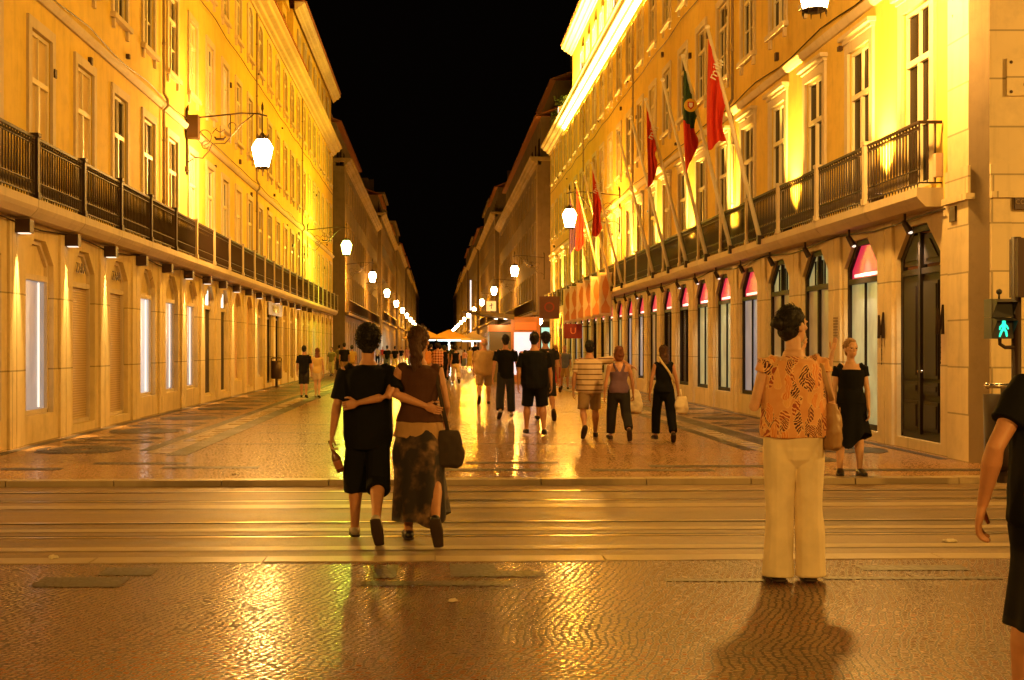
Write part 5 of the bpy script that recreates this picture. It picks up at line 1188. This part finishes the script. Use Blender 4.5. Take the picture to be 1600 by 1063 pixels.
for i, Y in enumerate([18.0,50.8,86,116,146,175,205,235,266,297,328,360,392,424]):
    place_lantern(protoB, 1, Y, 'glowing lantern, '+ordn[i]+' from the camera on the right facades', PW*(1.1 if i == 0 else 1 if i < 4 else 1.6), SOD if i else (1,.48,.07))
# lamps on free standing posts in the square behind the camera and along the side street
for X, Y, lb in ((-7.5,-7,'behind the camera to the left'), (8.5,-6,'behind the camera to the right'), (-13,17.0,'on the side street left of the view'), (13.5,10.5,'on the side street right of the view')):
    o = empty('street_lamp', (X,Y,0), 0, 'cast iron post lamp standing '+lb, 'street lamp', 'post lamps outside the view')
    g = MB(); g.tube([(0,0,0),(0,0,.5),(0,0,.6),(0,0,5.2)], [.16,.13,.07,.05], 12); put('post', g, M['iron'], o, smooth=True)
    g = MB(); g.tube([(0,0,5.2),(0,0,5.7),(0,0,5.9)], [.15,.25,.14], 8); put('glass', g, M['lg'], o)
    g = MB(); g.tube([(0,0,5.9),(0,0,6.1)], [.17,.03], 8); put('cap', g, M['iron'], o)
    light('POINT', (0,0,5.55), 700 if Y < 0 else 480, (1,.47,.06), o, .2)

# floodlights on the right cornice facing the left facade
for i, Y in enumerate((27,38,49,60,71)):
    o = empty('floodlight', (XR-.35, Y, 13.8), 0, 'cornice floodlight on the right building aimed across the street, number %d from the corner' % (i+1), 'floodlight', 'floodlights on the right cornice')
    g = MB(); g.box(-.14,.06,-.2,.2,.08,.4); g.tube([(0,0,-.05),(0,0,.1)], .03, 6); put('housing', g, M['iron'], o)
    g = MB(); g.box(-.155,-.141,-.17,.17,.11,.37); put('lens', g, M['white_glow'], o)
    light('SPOT', (-.25,0,.24), (170,400,620,680,600)[i], (1,.47,.012), o, .15, aim=(-13.0,0,-4.6), spot=78, blend=.9, name='flood_light')

# ------------------------------------------------------------------ flagpoles and flags
PB = Vector((6.62,0,3.72)); 
def pole(Y, n, lb):
    o = empty('flagpole', (6.6,Y,3.72), 0, lb, 'flagpole', 'white flagpoles leaning out from the right balcony')
    g = MB(); g.tube([(.02,0,-.02),(-.5,0,2.1),(-1.04,0,4.26)], [.048,.043,.034], 10); put('shaft', g, M['pole_white'], o, smooth=True)
    g = MB(); g.ell((-1.05,0,4.31), (.055,.055,.05), 10, 8); put('cap', g, M['pole_white'], o, smooth=True)
    g = MB(); g.box(-.04,.1,-.05,.05,-.12,.06); put('bracket', g, M['iron'], o); return o
YS = [27.4,30.1,32.8,35.4,38.1,40.8,47.6,50.3,53.0,55.7]
for i, Y in enumerate(YS): pole(Y, i, 'white slanted flagpole, '+ordn[i]+' from the camera'+(', '+{0:'flying a long red flag with white letters',1:'flying the green and red national flag',3:'flying a narrow red flag',6:'flying a red flag with pale letters',8:'flying a small red flag',9:'flying a violet flag'}[i] if i in (0,1,3,6,8,9) else ', without a flag'))
def flag(Y, label, m, hoist=1.25, drop=2.05, short=1.75, two=None, text=None, seed=0, fold=.07):
    top = Vector((-1.02,0,4.2)); base = Vector((0,0,0)); d = (base-top).normalized()
    o = empty('flag', (6.6, Y, 3.72), 0, label, 'flag', 'flags hanging from the white poles')
    nu, nv = 22, 40; vs = []
    for j in range(nv+1):
        tt = j/nv
        for i in range(nu+1):
            s_ = i/nu; h0 = top+d*hoist*s_; zb = top.z-drop+(drop-short)*s_**1.5-.06*math.sin(s_*6+seed)
            z = h0.z+(zb-h0.z)*tt; squeeze = 1-.22*math.sin(math.pi*min(1,tt*1.1))
            x = top.x+(h0.x-top.x)*(squeeze if s_ else 1)+.03*math.sin(tt*5+seed)*tt
            y = fold*math.sin(s_*15+seed+tt*1.6)*min(1,tt*3)+.05*math.sin(tt*3+seed)*tt+.02*math.sin(s_*29+tt*4)
            vs.append((x-.01, y, z))
    fs = [(j*(nu+1)+i, j*(nu+1)+i+1, (j+1)*(nu+1)+i+1, (j+1)*(nu+1)+i) for j in range(nv) for i in range(nu)]
    me = bpy.data.meshes.new('cloth'); me.from_pydata(vs, [], fs); 
    for q in ([m] if two is None else [m, two]): me.materials.append(M[q])
    if two: 
        for p in me.polygons:
            i = p.index % nu; j = p.index//nu
            if (j/nv < .52 and i/nu > -.1) : p.material_index = 1
    me.update(); me.polygons.foreach_set('use_smooth', [True]*len(me.polygons))
    c = put('cloth', me, None, o)
    sd = c.modifiers.new('thickness', 'SOLIDIFY'); sd.thickness = .004
    if text: put('lettering', textmesh(text, .27, .006), M['white_print'], o, tuple(top+Vector((.13,-.13,-.78))), rot=(R(90),R(-62),0))
    if two:
        g = MB()
        g.tube([(0,-.006,0),(0,.006,0)], .15, 18, ref=(1,0,0)); e = put('emblem', g, M['yellow'], o, tuple(top+Vector((.12,-.11,-1.02))))
        g = MB(); prism(g, lambda u,dd,z: (u,dd,z), [(-.07,.08),(.07,.08),(.07,-.03),(0,-.1),(-.07,-.03)], -.016, -.007); e2 = put('shield', g, M['flag_red'], e)
        g = MB(); prism(g, lambda u,dd,z: (u,dd,z), [(-.042,.055),(.042,.055),(.042,-.02),(0,-.06),(-.042,-.02)], -.022, -.0165); put('shield_field', g, M['white_print'], e)
    return o
flag(27.4, 'long red flag with white letters hanging from the nearest flagpole', 'flag_red', 1.5, 2.35, 2.2, text='milli', seed=1)
flag(30.1, 'green and red national flag with a yellow armillary emblem on the second flagpole', 'flag_red', 1.25, 2.5, 1.75, two='flag_green', seed=2.4)
flag(35.4, 'narrow red flag with faint white letters on the fourth flagpole', 'flag_red', 1.2, 2.3, 1.6, text='mill', seed=4)
flag(47.6, 'red flag with pale diagonal letters on the seventh flagpole, left of the banners', 'flag_red', 1.5, 2.5, 2.3, text='milli', seed=5)
flag(53.0, 'small red flag hanging low beside the glowing lantern', 'flag_red', 1.5, 2.6, 2.4, seed=6)
flag(55.7, 'pale violet flag behind the small red one', 'flag_violet', 1.3, 2.5, 2.2, seed=7)
# banners hung across the balcony of the far bays
ba = None
for i, Y in enumerate((50.7,53.5,56.2,58.9,61.9,64.9)):
    lb = 'cream banner with orange spindle print, '+ordn[i]+' of six from the camera'
    if ba is None:
        ba = empty('banner', (6.42,Y,4.3)); n = 12; vs = []
        for j in range(n+1):
            for i2 in range(7):
                x = -.24+.48*i2/6; z = -1.62*j/n; vs.append((x, .025*math.sin(z*3+x*9), z))
        g = MB(); g.add(vs, [(j*7+k, j*7+k+1, (j+1)*7+k+1, (j+1)*7+k) for j in range(n) for k in range(6)]); c = put('cloth', g, M['banner'], ba, smooth=True); c.modifiers.new('t','SOLIDIFY').thickness = .006
        g = MB(); prism(g, lambda u,dd,z: (u,dd,z), [(0,-.08),(.1,-.35),(.13,-.55),(.09,-.8),(.02,-1.0),(.08,-1.15),(.16,-1.28),(.16,-1.5),(-.16,-1.5),(-.16,-1.28),(-.08,-1.15),(-.02,-1.0),(-.09,-.8),(-.13,-.55),(-.1,-.35)], -.045, -.035); put('print', g, M['banner_o'], ba)
        g = MB(); g.tube([(.3,0,.01),(-.27,0,.01)], .014, 6, ref=(0,1,0)); put('arm', g, M['pole_white'], ba); o = ba
    else: o = copy_tree(ba)
    o.location = (6.42-.0*i, Y, 4.3); tag(o, lb, 'banner', 'cream banners hanging from the right balcony')

# ------------------------------------------------------------------ hanging signs and awnings near the kiosk
def sign(X, Y, z0, z1, w, m, lb, txt=None, tm='white_print', sz=.2):
    o = empty('hanging_sign', (X,Y,z0), 0, lb, 'sign'); g = MB(); g.box(-w/2,w/2,-.06,.06,0,z1-z0); put('panel', g, M[m], o)
    g = MB(); g.tube([(w/2,0,(z1-z0)*.8),(w/2+.5,0,(z1-z0)*.8)], .02, 6, ref=(0,1,0)); put('bracket', g, M['iron'], o)
    if txt: put('lettering', textmesh(txt, sz, .004), M[tm], o, (0,-.066,(z1-z0)/2), rot=(R(90),0,0))
M['sign_red'] = mat('red sign board', (.30,.02,.012), .5); M['sign_brown'] = mat('brown sign board', (.12,.03,.02), .5)
M['kiosk_orange'] = mat('backlit orange panel', (.6,.15,.03), .4, emit=(1,.20,.03), estr=.3)
M['kiosk'] = mat('kiosk dark grey green metal', (.13,.10,.05), .45, .2); M['kiosk_fr'] = mat('kiosk orange frame', (.42,.17,.06), .5)
M['screen'] = None
m = mat('bright poster screen', (.5,.5,.5), .3); t = NT(m); t.link(t.ramp(t.noise(t.pos((2,2,5)), 1.5, 3), [(.35, (.62,.66,.95)), (.6, (.95,.97,1))]), t.b.inputs['Emission Color']); t.b.inputs['Emission Strength'].default_value = .85; M['screen'] = m
M['pink_print'] = mat('pink poster print', (.8,.4,.45), .5, emit=(1,.55,.6), estr=.9); M['blue_print'] = mat('pale blue poster print', (.3,.4,.6), .5, emit=(.45,.55,.8), estr=.8)
M['cube_glow'] = mat('pale yellow lit cube', (.6,.5,.25), .5, emit=(1,.62,.22), estr=.75)
M['teal_glow'] = mat('teal lit shop glass', (.2,.4,.4), .3, emit=(.35,.9,.8), estr=.9)
sign(5.6, 66, 2.9, 4.0, 1.0, 'sign_brown', 'brown square hanging sign with a ring emblem, left of the banners', 'O', 'sign_red', .7)
sign(6.15, 60, 1.9, 2.55, .8, 'sign_red', 'red rectangular hanging sign below the cream banners', 'U', 'kiosk_orange', .4)
g = MB(); g.box(-.9,.5,0,.1,0,2.3); o = tag(put('shop_display', g, M['teal_glow'], None, (7.1,88,.5)), 'teal lit glass showcase at the far corner beyond the red sign', 'shop display')
g = MB(); g.box(-.25,-.15,-.03,0,-.1,2.4); g.box(-.95,-.9,-.03,0,-.1,2.4); g.box(.45,.5,-.03,0,-.1,2.4); g.box(-.95,.5,-.03,0,2.3,2.7); put('frame', g, M['iron'], o)
o = empty('awning', (5.6,98,2.7), 0, 'pale sloping shop awning on the right side beyond the kiosk', 'awning'); g = MB(); g.add([(-1.4,-7,0),(1.4,-7,1.0),(1.4,16,1.0),(-1.4,16,0),(-1.4,-7,-.25),(-1.4,16,-.25)], [(0,1,2,3),(0,3,5,4)]); put('canvas', g, M['banner'], o); g = MB(); g.tube([(-1.4,-7,-.02),(1.4,-7,.98)], .03, 6); g.tube([(-1.4,-7,-.25),(1.4,-7,-.25)], .02, 6, ref=(0,1,0)); put('frame', g, M['iron'], o)
light('POINT', (5.9,95,2.6), 220, (1,.75,.4), None, .1, name='shop_light')
g = MB(); g.ell((0,0,0), (.16,.16,.22), 12, 9); o = tag(put('globe_lamp', g, M['lg'], None, (5.95,76.5,3.0), smooth=True), 'white glowing globe lamp right of the kiosk', 'lamp'); g = MB(); g.tube([(0,0,.2),(.3,0,.45),(1.05,0,.45)], .02, 6, ref=(0,1,0)); put('bracket', g, M['iron'], o)
light('POINT', (0,0,0), 160, SOD, o, .14)
# kiosk
KX, KY = px(803, 55), 55.0
k = empty('information_kiosk', (KX,KY,0), 0, 'orange and dark kiosk with a bright poster screen and wing shaped roof', 'kiosk')
g = MB(); g.box(-1.0,-.12,0,1.6,.08,2.15); put('booth', g, M['kiosk'], k)
g = MB(); g.box(-1.02,-.1,-.02,1.62,2.15,2.42); put('header', g, M['kiosk_orange'], k)
g = MB(); g.box(-.12,.0,-.06,.3,.0,2.75); g.box(.96,1.06,-.06,.3,.0,2.75); g.box(0,.96,-.06,.3,0,.38); g.box(0,.96,-.06,.3,2.62,2.75); put('poster_frame', g, M['kiosk_fr'], k)
g = MB(); g.box(0,.96,-.04,.2,.38,2.12); p = put('poster_screen', g, M['screen'], k)
put('lettering', textmesh('FIM DE', .24, .003), M['blue_print'], p, (.46,-.05,1.86), rot=(R(90),0,0)); put('lettering', textmesh('FESTA', .2, .003), M['blue_print'], p, (.48,-.05,1.62), rot=(R(90),0,0))
g = MB(); 
for j, w_ in enumerate((.6,.5,.66)): g.box(.48-w_/2,.48+w_/2,-.052,-.042,1.30-.09*j,1.34-.09*j)
put('small_print', g, M['pink_print'], p)
g = MB(); g.box(0,.96,-.05,.2,2.12,2.62); h_ = put('fascia', g, M['kiosk_fr'], k); g = MB(); g.box(.04,.92,-.07,-.052,2.22,2.52); put('lit_panel', g, M['kiosk_orange'], h_)
g = MB(); g.add([(-2.1,0,2.98),(-1.4,-.5,2.84),(-.02,-.6,2.62),(-.02,2.0,2.62),(-1.4,1.9,2.84),(-2.1,1.2,2.98),(-2.1,0,3.03),(-1.4,-.5,2.98),(-.02,-.6,2.82),(-.02,2.0,2.82),(-1.4,1.9,2.98),(-2.1,1.2,3.03)],
    [(0,1,2,3,4,5),(11,10,9,8,7,6)]+[(i,(i+1)%6,6+(i+1)%6,6+i) for i in range(6)]); put('roof', g, M['kiosk'], k)
for x in (-.75,-.35): g = MB(); g.ell((x,-.2,2.66), (.09,.09,.03), 10, 6); put('downlight', g, M['white_glow'], k, smooth=True)
light('POINT', (-.55,-.5,2.5), 2, (1,.75,.45), k, .08)
g = MB(); g.box(-1.1,-.72,.3,.68,3.0,3.4); c = put('lit_cube', g, M['cube_glow'], k); g = MB(); g.tube([(-.91,.49,2.8),(-.91,.49,3.0)], .04, 6); put('stem', g, M['iron'], c); g = MB(); g.tube([(-.91,.29,3.08),(-.91,.29,3.32)], .015, 5); g.tube([(-1.0,.29,3.2),(-.85,.29,3.25)], .015, 5, ref=(0,1,0)); put('symbol', g, M['iron_br'], c)
g = MB(); g.box(-1.1,1.1,-.1,1.7,0,.08); put('plinth', g, M['stone_d'], k)

# litter bin on the left
o = empty('litter_bin', (px(432,50.4),50.4,0), 0, 'dark cylindrical litter bin on a post by the left shopfronts', 'litter bin')
g = MB(); g.tube([(0,0,.32),(0,0,.36),(0,0,1.0)], [.17,.2,.21], 16); put('drum', g, M['iron_br'], o, smooth=True); g = MB(); g.tube([(0,0,1.08),(0,0,1.13)], [.22,.15], 16); g.tube([(-.19,0,1.0),(-.19,0,1.08)], .015, 5); g.tube([(.19,0,1.0),(.19,0,1.08)], .015, 5); put('hood', g, M['iron'], o); g = MB(); g.tube([(0,0,0),(0,0,.35)], .05, 8); g.tube([(0,0,0),(0,0,.03)], .12, 12); put('foot', g, M['iron'], o)
# parasols of a café down the street
M['canvas'] = mat('ochre parasol canvas', (.60,.36,.08), .8); M['fluor'] = mat('cool tube light', (.8,.9,1), .3, emit=(.7,.95,1), estr=8)
for i, (x, Y, sc) in enumerate(((662,150,1.0),(702,153,1.0),(738,172,.8))):
    o = empty('cafe_parasol', (px(x,Y),Y,0), 0, ('left square ochre parasol of the lit terrace','right square ochre parasol of the lit terrace','smaller parasol behind the ochre pair')[i], 'parasol', 'parasols of the terrace in the street')
    g = MB(); w_ = 2.3*sc; z = 2.55; vs = [(-w_,-w_,z),(w_,-w_,z),(w_,w_,z),(-w_,w_,z),(0,0,3.55)]; g.add(vs, [(0,1,4),(1,2,4),(2,3,4),(3,0,4)]); g.add([(-w_,-w_,z),(w_,-w_,z),(w_,-w_,z-.22),(-w_,-w_,z-.22)], [(0,1,2,3)]); g.add([(-w_,-w_,z),(-w_,w_,z),(-w_,w_,z-.22),(-w_,-w_,z-.22)], [(0,1,2,3)]); g.add([(w_,-w_,z),(w_,w_,z),(w_,w_,z-.22),(w_,-w_,z-.22)], [(0,1,2,3)])
    put('canopy', g, M['canvas'], o); g = MB(); g.tube([(0,0,0),(0,0,3.5)], .05, 8); put('pole', g, M['pole_white'], o)
    g = MB(); g.tube([(-1.3,-w_+.1,2.28),(1.3,-w_+.1,2.28)], .05, 6, ref=(0,1,0)); put('tube_light', g, M['fluor'], o)
    light('POINT', (0,-.6,2.25), 260, (.65,.95,1), o, .2)
# cold white illuminated column far on the right, post lamp far in the middle
g = MB(); g.box(-.1,.1,0,.2,0,8); tag(put('light_column', g, mat('cold lit banner', (.7,.7,.7), .5, emit=(.85,.92,1), estr=1.0), None, (px(735.5,190),190,3.0)), 'tall cold white lit banner on the right facades far down the street', 'banner')
o = empty('street_lamp', (px(665,260),260,0), 0, 'single round yellow post lamp in the middle far down the street', 'street lamp'); g = MB(); g.tube([(.7,0,0),(.7,0,4.6),(0,0,4.9)], .06, 6); put('post', g, M['iron'], o); g = MB(); g.ell((0,0,4.7), (.35,.35,.35), 10, 8); put('globe', g, M['lg'], o, smooth=True)

# ------------------------------------------------------------------ pedestrian signal at the right edge
TX, TY = px(1588,15.6), 15.6
o = empty('traffic_light', (TX,TY,0), 0, 'pole with a black pedestrian signal showing the green walking man', 'traffic light')
g = MB(); g.tube([(0,0,0),(0,0,.25),(0,0,.3),(0,0,2.78)], [.09,.09,.055,.055], 12); put('pole', g, M['iron'], o, smooth=True)
g = MB(); g.box(-.04,.24,-.14,.1,2.08,2.76); v = put('vehicle_signal', g, M['iron_br'], o); g = MB(); g.box(.24,.26,-.18,.14,2.04,2.80); put('backing_plate', g, M['iron'], v)
g = MB(); g.box(-.335,-.085,-.12,.1,1.6,1.845); g.box(-.335,-.085,-.12,.1,1.85,2.06); h_ = put('signal_housing', g, M['plastic_black'], o)
g = MB()
for z in (1.845,2.06): g.add([(-.33,-.12,z),(-.09,-.12,z),(-.09,-.26,z-.04),(-.33,-.26,z-.04),(-.33,-.12,z-.2),(-.09,-.12,z-.2)], [(0,1,2,3),(0,3,4),(1,5,2)])
put('visor', g, M['plastic_black'], h_)
g = MB(); g.tube([(-.2,-.02,1.6),(-.2,-.02,1.54),(-.14,-.02,1.5),(0,-.02,1.5)], .022, 8, ref=(0,1,0)); g.tube([(-.085,0,1.96),(0,0,1.96)], .02, 6, ref=(0,1,0)); put('bracket', g, M['iron'], o)
g = MB(); g.tube([(-.2,0,2.06),(-.2,0,2.12)], .012, 6); g.ell((-.2,0,2.145), (.035,.035,.035), 10, 8); put('sounder', g, M['plastic_black'], o, smooth=True)
GM = mat('lit green signal', (0,.3,.2), .4, emit=(.03,1,.55), estr=1.6); g = MB(); gx, gz = -.2, 1.72; y = -.128
g.ell((gx+.002,y,gz+.075), (.021,.006,.023), 10, 8)
for p, r_ in (([(gx+.002,gz+.05),(gx,gz-.008)],(.024,.02)), ([(gx-.004,gz+.045),(gx-.04,gz+.015),(gx-.045,gz-.012)],(.012,.011,.009)), ([(gx+.008,gz+.045),(gx+.037,gz+.022),(gx+.05,gz-.005)],(.012,.011,.009)),
              ([(gx-.006,gz-.005),(gx-.03,gz-.045),(gx-.045,gz-.09)],(.015,.013,.011)), ([(gx+.006,gz-.005),(gx+.028,gz-.04),(gx+.035,gz-.088)],(.015,.013,.011))): g.tube([(a,y,b) for a, b in p], list(r_), 8, round_ends=True, ref=(0,1,0))
gm = put('green_man', g, GM, h_, smooth=True)
o = empty('litter_bin', (px(1566,14.9),14.9,0), 0, 'dark street bin with a bright steel rim beside the signal pole', 'litter bin')
g = MB(); g.tube([(0,0,.15),(0,0,.2),(0,0,.98)], [.16,.185,.2], 16); put('drum', g, M['iron'], o, smooth=True); g = MB(); g.tube([(-.25,-.2,1.08),(.4,-.2,1.08)], .028, 8, ref=(0,1,0)); g.ell((-.25,-.2,1.08), (.036,.036,.036), 8, 6); put('rim_rail', g, M['chrome'], o, smooth=True); g = MB(); g.tube([(0,0,0),(0,0,.15)], .06, 8); g.box(-.02,.02,-.2,.0,.9,1.06); put('foot', g, M['iron'], o)
